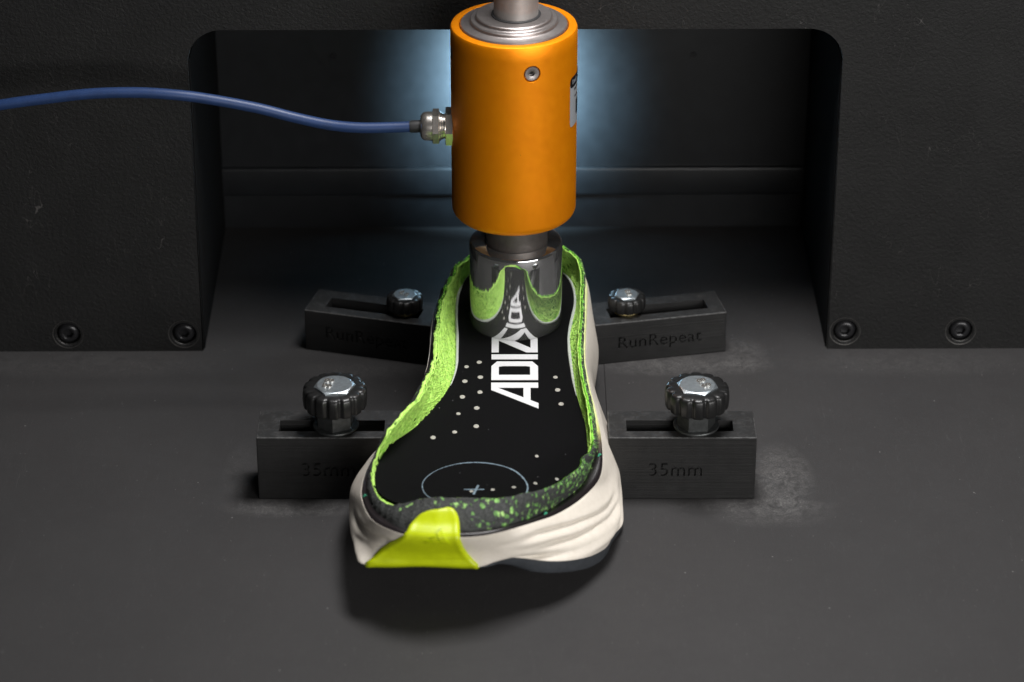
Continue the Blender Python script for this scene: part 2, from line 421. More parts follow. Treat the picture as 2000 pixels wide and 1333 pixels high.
# ================================================================== SETTING: table plate
def build_table():
    bm = bmesh.new()
    x0, x1, y0, y1 = -70, 70, -70, 45
    a0, a1, b0, b1 = -3.7, 4.52, -7.2, 8     # centre plate let into the table, hairline gap
    g = .02
    xs = [x0, a0-g, a0-g+.015, a1+g-.015, a1+g, x1]; ys = [y0, b0-g, b0-g+.015, b1+g-.015, b1+g, y1]
    V = [[bm.verts.new((x, y, 0)) for x in xs] for y in ys]
    for j in range(5):
        for i in range(5):
            if i in (1, 2, 3) and j in (1, 2, 3): continue
            bm.faces.new((V[j][i], V[j][i+1], V[j+1][i+1], V[j+1][i]))
    xa, xb, ya, yb = a0-g, a1+g, b0-g, b1+g
    q = [V[1][1], V[1][4], V[4][4], V[4][1]]
    lo = [bm.verts.new((p.co.x, p.co.y, -2)) for p in q]
    for i in range(4): bm.faces.new((q[i], q[(i+1) % 4], lo[(i+1) % 4], lo[i]))
    bm.faces.new(lo)
    t = from_bm("table_top", bm, M['table']); tag(t, kind="structure")
    t['label'] = "dark grey metal table of the test machine with pale dust round the blocks"
    bm = bmesh.new(); add_box(bm, a0, a1, b0, b1, -1.9, -.004, .012, 1)
    from_bm("centre_plate", bm, M['table'], t)
    return t
build_table()

# ================================================================== machine housing
def build_housing():
    rt = empty("machine_housing", (0, 4.53, 0), .0068,
               "black textured housing with a round-cornered opening behind the orange load cell", "machine housing")
    W_, H_, r = 16.03, 17.78, 1.7
    bm = bmesh.new()
    out = [(-60, 0), (-W_, 0)]
    for k in range(13):
        a = pi - (pi/2)*k/12
        out.append((-W_+r+r*cos(a), H_-r+r*sin(a)))
    for k in range(13):
        a = pi/2-(pi/2)*k/12
        out.append((W_-r+r*cos(a), H_-r+r*sin(a)))
    out += [(W_, 0), (60, 0), (60, 55), (-60, 55)]
    D = 14.0
    fa = [bm.verts.new((x, 0, z)) for x, z in out]; fb = [bm.verts.new((x, D, z)) for x, z in out]
    n = len(out)
    front = bm.faces.new(fa); bm.faces.new(fb[::-1])
    for i in range(n): bm.faces.new((fa[i], fb[i], fb[(i+1) % n], fa[(i+1) % n]))
    bm.edges.ensure_lookup_table()
    es = [e for e in front.edges if max(abs(v.co.x) for v in e.verts) < 16.1]
    bmesh.ops.bevel(bm, geom=es, offset=.06, segments=2, affect='EDGES')
    o = from_bm("front_panel", bm, M['panel'], rt, False)
    cs = []
    sc_pos = [(-22.93, .99), (-17.0, .99), (16.93, 1.03), (22.87, 1.03)]
    for x, z in sc_pos:
        b2 = bmesh.new()
        m = Matrix.Translation((x, 0, z)) @ Matrix.Rotation(pi/2, 4, 'X')
        lathe(b2, [(0, -.5), (.60, -.5), (.60, -.1), (.80, .2), (0, .2)], 40, m)
        bmesh.ops.recalc_face_normals(b2, faces=b2.faces)
        me = bpy.data.meshes.new("c"); b2.transform(Matrix.Scale(S, 4)); b2.to_mesh(me); b2.free()
        c = bpy.data.objects.new("c", me); col.objects.link(c); c.parent = rt; cs.append(c)
    bake_boolean(o, cs)
    for x, z in sc_pos:
        m = Matrix.Translation((x, 0, z)) @ Matrix.Rotation(pi/2, 4, 'X')
        b2 = bmesh.new()
        hexr = lambda rr, th: rr/cos(((th) % (pi/3))-pi/6) if rr < .27 else rr
        prof = [(.56, -.36), (.56, -.26), (.53, -.17), (.47, -.10), (.40, -.055), (.32, -.04), (.30, -.045), (.235, -.07), (.225, -.34), (0, -.36)]
        lathe(b2, prof, 48, m, hexr)
        sc = from_bm("socket_screw", b2, M['blackscrew'], rt, False)
        b3 = bmesh.new()
        lathe(b3, [(.604, -.098), (.62, -.065), (.785, .012), (.80, .012), (.80, .004)], 48, m)
        from_bm("countersink", b3, M['rim'], sc, False)
    # inside of the cavity
    bm = bmesh.new(); add_box(bm, -60, 60, D+.01, D+.9, 3.80, 55)
    from_bm("back_panel", bm, M['smooth'], rt, False)
    bm = bmesh.new(); add_box(bm, -60, 60, D-.22, D+1, 2.15, 3.86, .16, 4)
    from_bm("back_rail", bm, M['smooth'], rt, False)
    bm = bmesh.new(); add_box(bm, -60, 60, D+.25, D+.95, .02, 3.6)
    from_bm("lower_back_panel", bm, M['smooth'], rt, False)
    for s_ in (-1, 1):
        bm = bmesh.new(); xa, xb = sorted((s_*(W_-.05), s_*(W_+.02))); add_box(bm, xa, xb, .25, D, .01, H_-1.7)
        from_bm("side_shade_sheet", bm, M['lining'], rt, False)  # added sheet: the side wall's shade put in as dark colour
    for x in (-9.7, 12.1-2.4):
        bm = bmesh.new()
        m = Matrix.Translation((x, D-.03, 10.45)) @ Matrix.Rotation(pi/2, 4, 'X')
        lathe(bm, [(0, 0), (.14, 0), (.17, -.04), (.17, -.1)], 16, m)
        from_bm("back_rivet", bm, M['blackscrew'], rt, False)
build_housing()

# ================================================================== press rod, load cell, stamp
CX = -.08
def build_rod():
    rt = empty("press_rod", (CX+.1, 0, 20.4), 0, "round bare steel press rod standing on top of the orange load cell", "rod")
    bm = bmesh.new()
    lathe(bm, [(0, 20.3), (1.0, 20.3), (1.05, 20.36), (1.05, 50), (0, 50)], 64, Matrix.Translation((CX+.1, 0, 0)))
    from_bm("rod", bm, M['steel'], rt)
    bm = bmesh.new()
    lathe(bm, [(1.04, 20.40), (1.17, 20.40), (1.17, 20.48), (1.15, 20.50), (1.04, 20.50)], 64, Matrix.Translation((CX+.1, 0, 0)))
    from_bm("shadow_gap_ring", bm, M['sleeve'], rt)  # dark ring added to paint the shadowed gap at the rod's foot
build_rod()

def build_cell():
    rt = empty("load_cell", (CX, 0, 10.45), 0, "orange cylindrical load cell above the shoe with a blue cable entering its left", "load cell")
    T = Matrix.Translation((CX, 0, 0))
    bm = bmesh.new()
    R0 = 3.0
    prof = [(0, 10.13), (2.4, 10.13), (2.5, 10.135)]
    for k in range(1, 9):
        a = -pi/2 + (pi/2)*k/8
        prof.append((R0-.45+.45*cos(a), 10.585+.45*sin(a)))
    zt = 19.97
    prof += [(R0, 12), (R0, 14), (R0, 16), (R0, 18), (R0, 19.2), (R0, zt-.16), (R0-.05, zt-.05), (R0-.17, zt), (2.62, zt), (2.58, zt-.03), (2.57, zt-.3), (0, zt-.3)]
    lathe(bm, prof, 128, T)
    body = from_bm("cell_body", bm, M['orange'], rt, ang=30)
    cuts = []
    azs = [(16.5, 18.62), (-82, 18.7)]           # degrees to the right of the camera-facing side
    mats = []
    for az, z in azs:
        a = R_(az)
        n = Vector((sin(a), -cos(a), 0))
        m = T @ Matrix.Translation(Vector((0, 0, z))+n*R0) @ n.to_track_quat('Z', 'Y').to_matrix().to_4x4()
        mats.append(m)
        b2 = bmesh.new(); lathe(b2, [(0, -.28), (.40, -.28), (.40, -.05), (.47, .12), (0, .12)], 40, m)
        bmesh.ops.recalc_face_normals(b2, faces=b2.faces)
        me = bpy.data.meshes.new("c"); b2.transform(Matrix.Scale(S, 4)); b2.to_mesh(me); b2.free()
        c = bpy.data.objects.new("c", me); col.objects.link(c); cuts.append(c)
        c.location = Vector((0, 0, 0))
    bake_boolean(body, cuts)
    for m in mats:
        b2 = bmesh.new()
        hexr = lambda rr, th: rr/cos(((th) % (pi/3))-pi/6) if rr < .13 else rr
        lathe(b2, [(.36, -.3), (.36, -.06), (.33, -.03), (.17, -.03), (.12, -.05), (.11, -.22), (0, -.24)], 36, m, hexr)
        s = from_bm("set_screw", b2, M['flange'], rt)
        b3 = bmesh.new(); lathe(b3, [(0, -.20), (.095, -.20), (.10, -.26)], 12, m); from_bm("socket", b3, M['pit'], s)
    # stepped aluminium top
    bm = bmesh.new()
    z0 = zt-.28
    lathe(bm, [(2.54, z0), (2.54, z0+.26), (2.50, z0+.33), (2.14, z0+.37), (2.09, z0+.40), (2.07, z0+.52), (2.02, z0+.57), (1.86, z0+.58), (1.82, z0+.61), (1.80, z0+.73), (1.75, z0+.77), (1.35, z0+.78), (1.2, z0+.74), (0, z0+.74)], 96, T)
    from_bm("stepped_top", bm, M['flange'], rt, ang=25)
    bm = bmesh.new()
    lathe(bm, [(0, 10.5), (1.5, 10.5), (1.5, 8.6), (1.48, 8.5), (0, 8.5)], 64, Matrix.Translation((.06, 0, 0)))
    from_bm("lower_stud", bm, M['stud'], rt)
    # label wrapped round the right-hand side
    def patch(name, a0, a1, z0, z1, r, mat, par, cut=0.0):
        bm = bmesh.new(); na = max(2, int(abs(a1-a0)/3)); nz = 8
        zs = [z0, z0+cut*.3, z0+cut, *[z0+cut+(z1-z0-2*cut)*k/3 for k in (1, 2)], z1-cut, z1-cut*.3, z1] if cut else [z0, z1]
        rows = []
        for z in zs:
            d = 0
            if cut:
                e = min(z-z0, z1-z)
                if e < cut: d = cut-sqrt(max(0, cut*cut-(cut-e)**2))
            dd = math.degrees(d/R0)
            rows.append([bm.verts.new(T @ Vector((r*sin(R_(a0+dd+(a1-a0-2*dd)*i/na)), -r*cos(R_(a0+dd+(a1-a0-2*dd)*i/na)), z))) for i in range(na+1)])
        for A, B in zip(rows, rows[1:]):
            for i in range(na): bm.faces.new((A[i], A[i+1], B[i+1], B[i]))
        return from_bm(name, bm, mat, par)
    lb = patch("label_film", 61.5, 128, 15.2, 17.75, R0+.012, M['decal_grey'], rt, .22)
    patch("label_header", 61.5, 128, 17.22, 17.755, R0+.018, M['decal_dark'], lb, .18)
    for (a0, a1, z0, z1) in ((66, 67.6, 17.38, 17.62), (69, 71, 17.4, 17.56), (72, 74, 17.4, 17.56), (75, 77, 17.4, 17.6)):
        patch("header_print", a0, a1, z0, z1, R0+.023, M['decal_text'], lb)
    for (a0, a1, z0, z1) in ((71, 76, 16.98, 17.1), (78, 84, 16.98, 17.1), (72, 75.5, 16.62, 16.72), (77, 82, 16.62, 16.72), (76, 79, 15.7, 16.4), (80, 100, 15.6, 16.45)):
        patch("label_print", a0, a1, z0, z1, R0+.018, M['decal_dark'], lb)
    # cable gland at the left
    MX = Matrix.Translation((0, 0, 14.68)) @ Matrix(((0, 0, 1, 0), (0, 1, 0, 0), (-1, 0, 0, 0), (0, 0, 0, 1)))  # local z -> +x
    gl = None
    def hexpts(a, rot):
        pts = []
        for k in range(6):
            ph = R_(rot+60*k)
            y = cos(ph)*.44-sin(ph)*.9; z = cos(ph)*.9+sin(ph)*.44
            pts.append((y, z))
        return [(y*a/.866, z*a/.866) for y, z in pts]
    def hexbar(bm, x0, x1, a, rot, ch=.05):
        P = hexpts(a, rot)
        rings = []
        for x, s in ((x0, 1-ch/a), (x0+ch*.6, 1), (x1-ch*.6, 1), (x1, 1-ch/a)):
            rings.append([bm.verts.new((x, y*s, 14.68+z*s)) for y, z in P])
        bm.faces.new(rings[0]); bm.faces.new(rings[-1])
        for A, B in zip(rings, rings[1:]):
            for i in range(6): bm.faces.new((A[i], A[(i+1) % 6], B[(i+1) % 6], B[i]))
    bm = bmesh.new(); hexbar(bm, -3.36, -2.96, .80, -4)
    gl = from_bm("gland_lock_nut", bm, M['nickel'], rt, ang=20)
    bm = bmesh.new(); lathe(bm, [(.60, -3.62), (.64, -3.58), (.64, -3.50), (.60, -3.47), (.60, -3.36)], 48, MX)
    lathe(bm, [(0, -3.0), (.62, -3.0), (.62, -2.85), (0, -2.85)], 32, MX)
    from_bm("gland_thread", bm, M['nickel'], gl)
    bm = bmesh.new(); hexbar(bm, -3.98, -3.64, .73, -2)
    from_bm("gland_cap_hexagon", bm, M['nickel'], gl, ang=20)
    bm = bmesh.new(); lathe(bm, [(.28, -4.50), (.36, -4.56), (.50, -4.54), (.62, -4.46), (.68, -4.36), (.70, -4.22), (.70, -3.98), (.70, -3.60), (.66, -3.56)], 48, MX)
    from_bm("gland_cap", bm, M['nickel'], gl)
build_cell()

def build_cable():
    pts = [(-4.98, 0, 14.66), (-5.8, 0, 14.62), (-7.52, 0, 14.60), (-9.0, .1, 14.72), (-10.6, .2, 15.05), (-12.4, .2, 15.55), (-14.8, .1, 16.08), (-16.4, 0, 16.33), (-18.1, 0, 16.43),
           (-20.2, 0, 16.37), (-22.3, 0, 16.12), (-24.6, 0, 15.78), (-27.5, 0, 15.2), (-33, .5, 13.6), (-40, 1, 11)]
    rt = empty("sensor_cable", (-4.98, 0, 14.66), 0, "blue cable curving from the left edge of the picture into the orange load cell", "cable")
    bm = bmesh.new(); tube(bm, crom(pts, False, 8), .26, 20); from_bm("cable_jacket", bm, M['cable'], rt)
    bm = bmesh.new(); tube(bm, [(-5.06, 0, 14.655), (-4.98, 0, 14.66), (-4.7, 0, 14.67), (-4.4, 0, 14.68)], [.28, .30, .30, .30], 24)
    from_bm("rubber_sleeve", bm, M['sleeve'], rt)
build_cable()

def build_stamp():
    rt = empty("steel_stamp", (.02, 0, 4.2), 0, "polished steel cylinder with a machined flat pressing on the heel of the insole", "stamp")
    T = Matrix.Translation((.02, 0, 0))
    bm = bmesh.new(); r = 2.27; z0 = 4.16; z1 = 8.62
    lathe(bm, [(0, z0), (r-.12, z0), (r-.06, z0+.02), (r-.015, z0+.07), (r, z0+.14), (r, 5), (r, 6), (r, 7), (r, 8), (r, z1-.14), (r-.03, z1-.06), (r-.08, z1-.015), (r-.16, z1), (1.56, z1), (1.54, z1-.05), (1.52, z1-.3), (0, z1-.3)], 160, T)
    body = from_bm("stamp_body", bm, M['chrome'], rt, ang=28)
    cuts = []
    for az in (73, 253):
        a = R_(az); n = Vector((sin(a), -cos(a), 0)); t = Vector((cos(a), sin(a), 0))
        b2 = bmesh.new(); add_box(b2, -3, 3, -1, 1, -.9, 2.0)
        m = T @ Matrix.Translation(Vector((0, 0, 7.95))+n*(r-.15+1)) @ Matrix(((t.x, n.x, 0, 0), (t.y, n.y, 0, 0), (0, 0, 1, 0), (0, 0, 0, 1)))
        b2.transform(m); me = bpy.data.meshes.new("c"); bmesh.ops.recalc_face_normals(b2, faces=b2.faces)
        b2.transform(Matrix.Scale(S, 4)); b2.to_mesh(me); b2.free()
        c = bpy.data.objects.new("c", me); col.objects.link(c); cuts.append(c)
    bake_boolean(body, cuts)
build_stamp()

# ================================================================== clamp blocks
def clamp_block(loc, rz, L, Dp, H, slot, text, tsize, tx, tz, label, spacing=1.0):
    rt = empty("clamp_block", loc, rz, label, "clamp block", "black printed clamp blocks round the shoe")
    bm = bmesh.new(); add_box(bm, 0, L, 0, Dp, 0, H, .05, 2)
    o = from_bm("block_body", bm, M['printed'], rt, False)
    b2 = bmesh.new(); add_box(b2, slot[0], slot[1], slot[2], slot[3], .02, H+1)
    me = bpy.data.meshes.new("c"); b2.transform(Matrix.Scale(S, 4)); b2.to_mesh(me); b2.free()
    c = bpy.data.objects.new("c", me); col.objects.link(c); c.parent = rt
    # engraved lettering
    tm = Matrix.Scale(S, 4) @ Matrix.Translation((tx, 0, tz)) @ Matrix.Rotation(pi/2, 4, 'X')
    me = text_mesh(text, tsize, .13, tm, spacing)
    b3 = bmesh.new(); b3.from_mesh(me); bmesh.ops.remove_doubles(b3, verts=b3.verts, dist=1e-6)
    bmesh.ops.recalc_face_normals(b3, faces=b3.faces); b3.to_mesh(me); b3.free()
    c2 = bpy.data.objects.new("c", me); col.objects.link(c2); c2.parent = rt
    bake_boolean(o, [c, c2]); o.data.shade_flat()
    return rt
GL = "clamp blocks"
clamp_block((-12.12, -10.13, 0), 0, 6.92, 2.55, 3.35, (1.02, 5.97, .60, 1.62), "35mm", 1.02, 2.02, 1.27,
            "black printed block marked 35mm at the left of the shoe", 1.02)
clamp_block((4.35, -10.13, 0), 0, 6.92, 2.55, 3.35, (.85, 5.87, .60, 1.62), "35mm", 1.02, 1.84, 1.27,
            "black printed block marked 35mm, at the right of the shoe with dust beside it", 1.02)
clamp_block((-10.8, 4.62, 0), -R_(15.2), 6.92, 2.4, 2.3, (.95, 5.9, .62, 1.62), "RunRepeat", .98, 1.05, .80,
            "shaded black block engraved RunRepeat behind the left of the shoe's heel", 1.03)
bR = (10.81-6.92*cos(R_(12)), 4.36-6.92*sin(R_(12)), 0)
clamp_block(bR, R_(12), 6.92, 2.4, 2.3, (.95, 6.1, .62, 1.62), "RunRepeat", .98, 1.15, .80,
            "black block engraved RunRepeat behind the right of the shoe's heel", 1.03)

def hexhead(bm, a, z0, z1, n=48, ch=.55):
    f = lambda th: a/cos((th % (pi/3))-pi/6)
    rings = []
    rings.append([bm.verts.new((f(2*pi*i/n)*cos(2*pi*i/n), f(2*pi*i/n)*sin(2*pi*i/n), z0)) for i in range(n)])
    rings.append([bm.verts.new((f(2*pi*i/n)*cos(2*pi*i/n), f(2*pi*i/n)*sin(2*pi*i/n), z1-.02-(f(2*pi*i/n)-a)*ch)) for i in range(n)])
    rings.append([bm.verts.new((a*.95*cos(2*pi*i/n), a*.95*sin(2*pi*i/n), z1)) for i in range(n)])
    bm.faces.new(rings[0][::-1]); bm.faces.new(rings[2])
    for A, B in zip(rings, rings[1:]):
        for i in range(n): bm.faces.new((A[i], A[(i+1) % n], B[(i+1) % n], B[i]))
def knob(loc, k, label, hexrot, tang, toff, nl, tall, hx):
    rt = empty("thumb_screw", loc, 0, label, "thumb screw", "fluted thumb screws holding the clamp blocks")
    zb_ = (.12+.98) if tall else .18
    H = 1.02 if tall else .72
    Rr = 1.52*k
    def rf(r, th):
        if r < Rr*.80: return r
        return r*(1-.085*max(0, cos(nl*th))**1.5)
    bm = bmesh.new()
    lathe(bm, [(0, zb_), (Rr*.86, zb_), (Rr*.96, zb_+.05), (Rr*.985, zb_+.14), (Rr, zb_+H*.5), (Rr*.985, zb_+H-.16), (Rr*.95, zb_+H-.05), (Rr*.88, zb_+H), (Rr*.62, zb_+H), (0, zb_+H)], nl*14, Matrix(), rf)
    from_bm("knob_grip", bm, M['grip'], rt, False, 50)
    bm = bmesh.new(); hexhead(bm, .85*hx, zb_+H-.1, zb_+H+.12*(1 if tall else .8)); bm.transform(Matrix.Rotation(R_(hexrot), 4, 'Z'))
    hd = from_bm("bolt_head", bm, M['zinc'], rt, False, 25)
    mm = Matrix.Scale(S, 4) @ Matrix.Translation((toff[0], toff[1], zb_+H+.12*(1 if tall else .8)+.012)) @ Matrix.Rotation(R_(tang), 4, 'Z') @ Matrix.Translation((0, -.22*hx, 0))
    me = text_mesh("8.8", .64*hx, .04, mm, 1.08, 'CENTER', .008)
    link("strength_mark", me, M['nickel'], hd, False, False)
    bm = bmesh.new(); lathe(bm, [(.42*k, 0), (1.06*k, 0), (1.08*k, .03), (1.08*k, .09), (1.06*k, .12), (.42*k, .12)], 48)
    from_bm("washer", bm, M['nutzinc'] if tall else M['brass'], rt, False, 40)
    if tall:
        bm = bmesh.new(); hexhead(bm, .78, .12, .12+.98, 48, 0); bm.transform(Matrix.Rotation(R_(hexrot+16), 4, 'Z'))
        from_bm("hexagon_nut", bm, M['nutzinc'], rt, False, 25)
    return rt
knob((-8.45, -9.02, 3.352), 1, "large fluted black thumb screw in the left block marked 35mm", 8, -100, (-.30, .06), 14, True, 1)
knob((8.48, -9.02, 3.352), 1, "large fluted black thumb screw in the right block marked 35mm", -12, -65, (.30, .10), 14, True, 1)
knob((-5.64, 4.45, 2.302), .62, "small shaded thumb screw in the RunRepeat block left of the heel", 5, -40, (-.02, .03), 11, False, .66)
knob((5.68, 4.5, 2.302), .64, "small fluted thumb screw in the RunRepeat block right of the heel", 12, -75, (.08, .06), 11, False, .66)

# ================================================================== shoe
C_INSOLE=([0,6,22,35],[(-2.33,-17.45,4.03),(-3.81,-17.45,4.03),(-4.96,-17.21,3.99),(-5.49,-16.92,3.94),(-6.02,-16.24,3.87),(-6.29,-15.39,3.79),(-6.39,-14.0,3.73),(-6.2,-12.83,3.71),(-5.91,-11.73,3.72),(-5.56,-11.05,3.76),(-4.87,-10.2,3.81),(-4.14,-8.95,3.89),(-3.51,-7.63,3.97),(-3.14,-6.57,4.04),(-2.96,-5.62,4.1),(-2.86,-4.62,4.16),(-2.88,-1.92,4.21),(-2.95,-0.34,4.22),(-2.94,1.93,4.23),(-2.78,3.3,4.23),(-2.38,4.7,4.24),(-1.2,5.9,4.3),(0.15,6.2,4.3),(1.4,5.95,4.3),(2.39,4.98,4.24),(2.86,3.8,4.24),(3.02,2.36,4.23),(2.97,1.0,4.22),(2.76,-0.65,4.22),(2.64,-1.92,4.21),(2.64,-3.31,4.2),(2.73,-5.21,4.12),(2.85,-6.84,4.02),(3.02,-8.25,3.93),(3.25,-9.9,3.83),(3.31,-11.25,3.74),(3.34,-12.29,3.53),(3.18,-13.13,3.35),(2.67,-14.09,3.25),(1.91,-15.19,3.37),(0.75,-16.45,3.74),(-0.85,-17.33,4.01)])
C_RIM=([0,7,26,40],[(-2.31,-18.57,5.25),(-3.32,-18.53,5.2),(-4.2,-18.46,5.1),(-4.93,-18.27,4.75),(-5.44,-18.04,4.5),(-5.97,-17.32,4.35),(-6.29,-16.28,4.25),(-6.47,-15.08,4.25),(-6.45,-13.96,4.25),(-6.29,-13.17,4.3),(-6.07,-12.87,4.5),(-5.9,-12.81,4.9),(-5.65,-12.26,5.2),(-5.14,-11.49,5.35),(-4.47,-10.05,5.4),(-4.12,-8.59,5.4),(-3.92,-7.26,5.4),(-3.72,-6.11,5.4),(-3.78,-4.73,5.4),(-3.7,-2.64,5.45),(-3.61,-1.03,5.5),(-3.43,0.21,5.5),(-3.23,1.61,5.6),(-2.89,2.69,5.65),(-2.39,3.61,5.7),(-1.1,6.35,5.75),(0.15,6.6,5.8),(1.4,6.2,5.8),(2.34,4.73,5.8),(2.8,4.21,5.8),(3.17,3.34,5.75),(3.3,1.96,5.65),(3.27,0.55,5.55),(3.22,-1.03,5.5),(3.16,-2.55,5.4),(3.04,-4.96,5.3),(3.06,-6.5,5.2),(3.17,-8.12,5.05),(3.36,-9.61,4.85),(3.45,-11.21,4.59),(3.5,-12.15,4.35),(3.34,-13.0,4.25),(3.0,-13.55,4.31),(2.82,-14.43,4.29),(2.29,-15.57,4.52),(1.79,-16.49,4.67),(0.99,-17.46,4.94),(0.26,-18.1,5.15),(-0.84,-18.66,5.25)])
C_BASE=([0,6,18,28],[(-2.29,-20.01,4.35),(-3.52,-20.01,4.35),(-4.65,-19.79,4.32),(-5.24,-19.47,4.28),(-6.18,-17.93,4.06),(-6.58,-16.65,3.92),(-6.66,-15.39,3.79),(-6.64,-14.03,3.75),(-6.1,-11.6,3.85),(-5.2,-9.3,4.0),(-4.6,-7.6,4.2),(-4.05,-5.3,4.4),(-3.95,-3.0,4.5),(-3.9,-1,4.6),(-3.8,1.4,4.65),(-3.1,4.0,4.7),(-2.1,5.7,4.7),(-1.2,6.8,4.7),(0.15,7.05,4.7),(1.6,6.6,4.7),(2.9,5.4,4.7),(3.35,3.4,4.7),(3.3,1.0,4.6),(3.23,-4.52,4.5),(3.28,-5.71,4.4),(3.39,-7.42,4.3),(3.58,-8.78,4.1),(3.72,-10.19,4.0),(3.76,-11.23,3.81),(3.7,-12.1,3.61),(3.52,-12.82,3.43),(3.24,-13.68,3.24),(2.81,-14.6,3.18),(2.02,-16.09,3.43),(0.96,-17.95,3.86),(-0.39,-19.41,4.27),(-1.4,-19.85,4.33)])
C_TOP=([0,6,18,28],[(-2.29,-20.43,4.35),(-3.51,-20.43,4.35),(-4.63,-20.26,4.35),(-5.29,-19.96,4.34),(-6.2,-18.98,4.21),(-6.67,-17.7,4.03),(-6.95,-16.08,3.86),(-6.92,-14.57,3.75),(-6.77,-13.71,3.75),(-5.6,-9.6,3.9),(-4.9,-7.8,4.1),(-4.3,-5.5,4.3),(-4.15,-3.2,4.4),(-4.1,-1,4.5),(-3.85,1.4,4.5),(-3.2,4.2,4.6),(-2.25,5.9,4.6),(-1.3,7.1,4.6),(0.15,7.4,4.6),(1.7,6.9,4.6),(3.05,5.6,4.6),(3.6,3.4,4.55),(3.6,1.0,4.5),(3.39,-4.25,4.35),(3.48,-5.75,4.2),(3.6,-7.13,4.05),(3.78,-8.43,3.9),(3.94,-10.0,3.75),(4.02,-11.3,3.69),(4.02,-12.64,3.44),(3.88,-13.47,3.2),(3.51,-14.23,3.08),(2.78,-15.68,3.23),(1.79,-17.38,3.61),(0.96,-18.45,3.93),(-0.39,-19.85,4.33),(-1.4,-20.3,4.35)])
C_MID=([0,5,19,30],[(-3.32,-19.84,3.18),(-5.12,-19.71,3.15),(-6.54,-19.06,3.01),(-7.27,-17.28,2.63),(-7.55,-14.86,2.21),(-7.63,-13.21,2.03),(-7.53,-12.02,1.91),(-7.16,-10.71,1.84),(-6.62,-9.27,1.79),(-5.5,-8.3,1.9),(-4.5,-5.6,1.9),(-4.2,-3.6,1.9),(-4.24,-0.43,1.9),(-4.27,0.73,1.9),(-4.23,2.33,1.91),(-4.07,4.4,1.92),(-3.6,5.6,2.0),(-2.7,6.9,2.1),(-1.4,7.6,2.1),(0.15,7.9,2.1),(1.8,7.4,2.1),(3.1,6.3,2.1),(3.75,5.2,1.95),(4.0,3.47,1.92),(4.16,1.53,1.91),(4.12,0.2,1.9),(3.95,-1.67,1.89),(3.85,-2.86,1.87),(4.08,-4.55,1.82),(4.41,-6.2,1.77),(4.7,-7.9,1.77),(4.79,-9.82,1.81),(4.76,-11.64,1.82),(4.82,-12.71,1.58),(4.8,-13.59,1.35),(4.58,-14.67,1.25),(4.07,-15.97,1.54),(2.57,-17.78,2.19),(0.73,-19.34,2.92),(-1.29,-19.84,3.18)])
C_LOW=([0,5,18,28],[(-4.23,-19.73,2.42),(-5.8,-19.79,2.46),(-6.87,-19.57,2.48),(-7.13,-18.32,2.35),(-7.34,-16.2,1.82),(-6.6,-16.0,1.7),(-6.5,-14.5,1.3),(-6.3,-12.8,0.95),(-5.7,-10.6,0.7),(-4.9,-8.0,0.55),(-4.2,-5.5,0.5),(-3.9,-3.5,0.5),(-3.9,-1.5,0.5),(-3.9,0.5,0.5),(-3.8,2.6,0.55),(-3.4,4.8,0.7),(-2.5,6.4,0.9),(-1.4,7.2,1.05),(0.15,7.5,1.1),(1.7,7.1,1.05),(3.1,5.8,0.8),(3.8,3.6,0.6),(3.9,1,0.5),(3.8,-1.5,0.5),(3.6,-3.5,0.5),(3.5,-5,0.5),(3.8,-7,0.5),(4.4,-9,0.6),(4.85,-11,0.75),(5.0,-13,0.53),(4.49,-14.17,0.54),(4.16,-15.59,0.81),(3.4,-17.23,1.36),(2.34,-18.45,1.89),(1.3,-19.12,2.3),(0.28,-19.27,2.55),(-0.73,-19.43,2.66),(-1.52,-19.89,2.47)])
PERF= [(-1.75, -4.29), (-2.36, -4.71), (-1.68, -5.65), (-2.42, -6.01), (-1.69, -6.98), (-2.52, -7.39), (-1.83, -8.36), (-2.69, -8.84), (-1.84, -9.9), (-2.84, -10.39), (-3.83, -10.84), (1.91, -5.65), (2.0, -6.78), (2.15, -8.01), (0.97, -12.35), (-1.99, -15.72), (-1.04, -15.56), (-0.09, -15.32), (0.89, -14.61), (1.88, -13.96)]
SECT = (76, 104, 104, 92)
def resample(c):
    anc, pts = c
    per = 14; n = len(pts)
    d = crom(pts, True, per)
    m = len(d)
    a = [x*per for x in anc]+[m]
    out = []
    for s in range(4):
        seg = [d[i % m] for i in range(a[s], a[s+1]+1)]
        L = [0]
        for p, q in zip(seg, seg[1:]): L.append(L[-1]+(q-p).length)
        j = 0
        for k in range(SECT[s]):
            t = L[-1]*k/SECT[s]
            while L[j+1] < t: j += 1
            f = (t-L[j])/max(1e-9, L[j+1]-L[j])
            out.append(seg[j].lerp(seg[j+1], f))
    return out
def relax(c, it=2):
    n = len(c)
    for _ in range(it): c = [c[i]*.5+(c[i-1]+c[(i+1) % n])*.25 for i in range(n)]
    return c
NI = sum(SECT)
cI = relax(resample(C_INSOLE), 3); cR = relax(resample(C_RIM), 1); cB = relax(resample(C_BASE), 3)
cT = relax(resample(C_TOP), 3); cM = relax(resample(C_MID), 4); cL = relax(resample(C_LOW), 5)
def outward(c):
    n = len(c); out = []
    for i in range(n):
        t = c[(i+1) % n]-c[i-1]; v = Vector((-t.y, t.x, 0))     # curve runs clockwise seen from above
        out.append(v.normalized() if v.length else Vector((0, 1, 0)))
    a = sum((c[i].x*c[(i+1) % n].y-c[(i+1) % n].x*c[i].y) for i in range(n))
    return out if a < 0 else [-v for v in out]
oM = relax(outward(cM), 3); oR = outward(cR); oB = outward(cB)
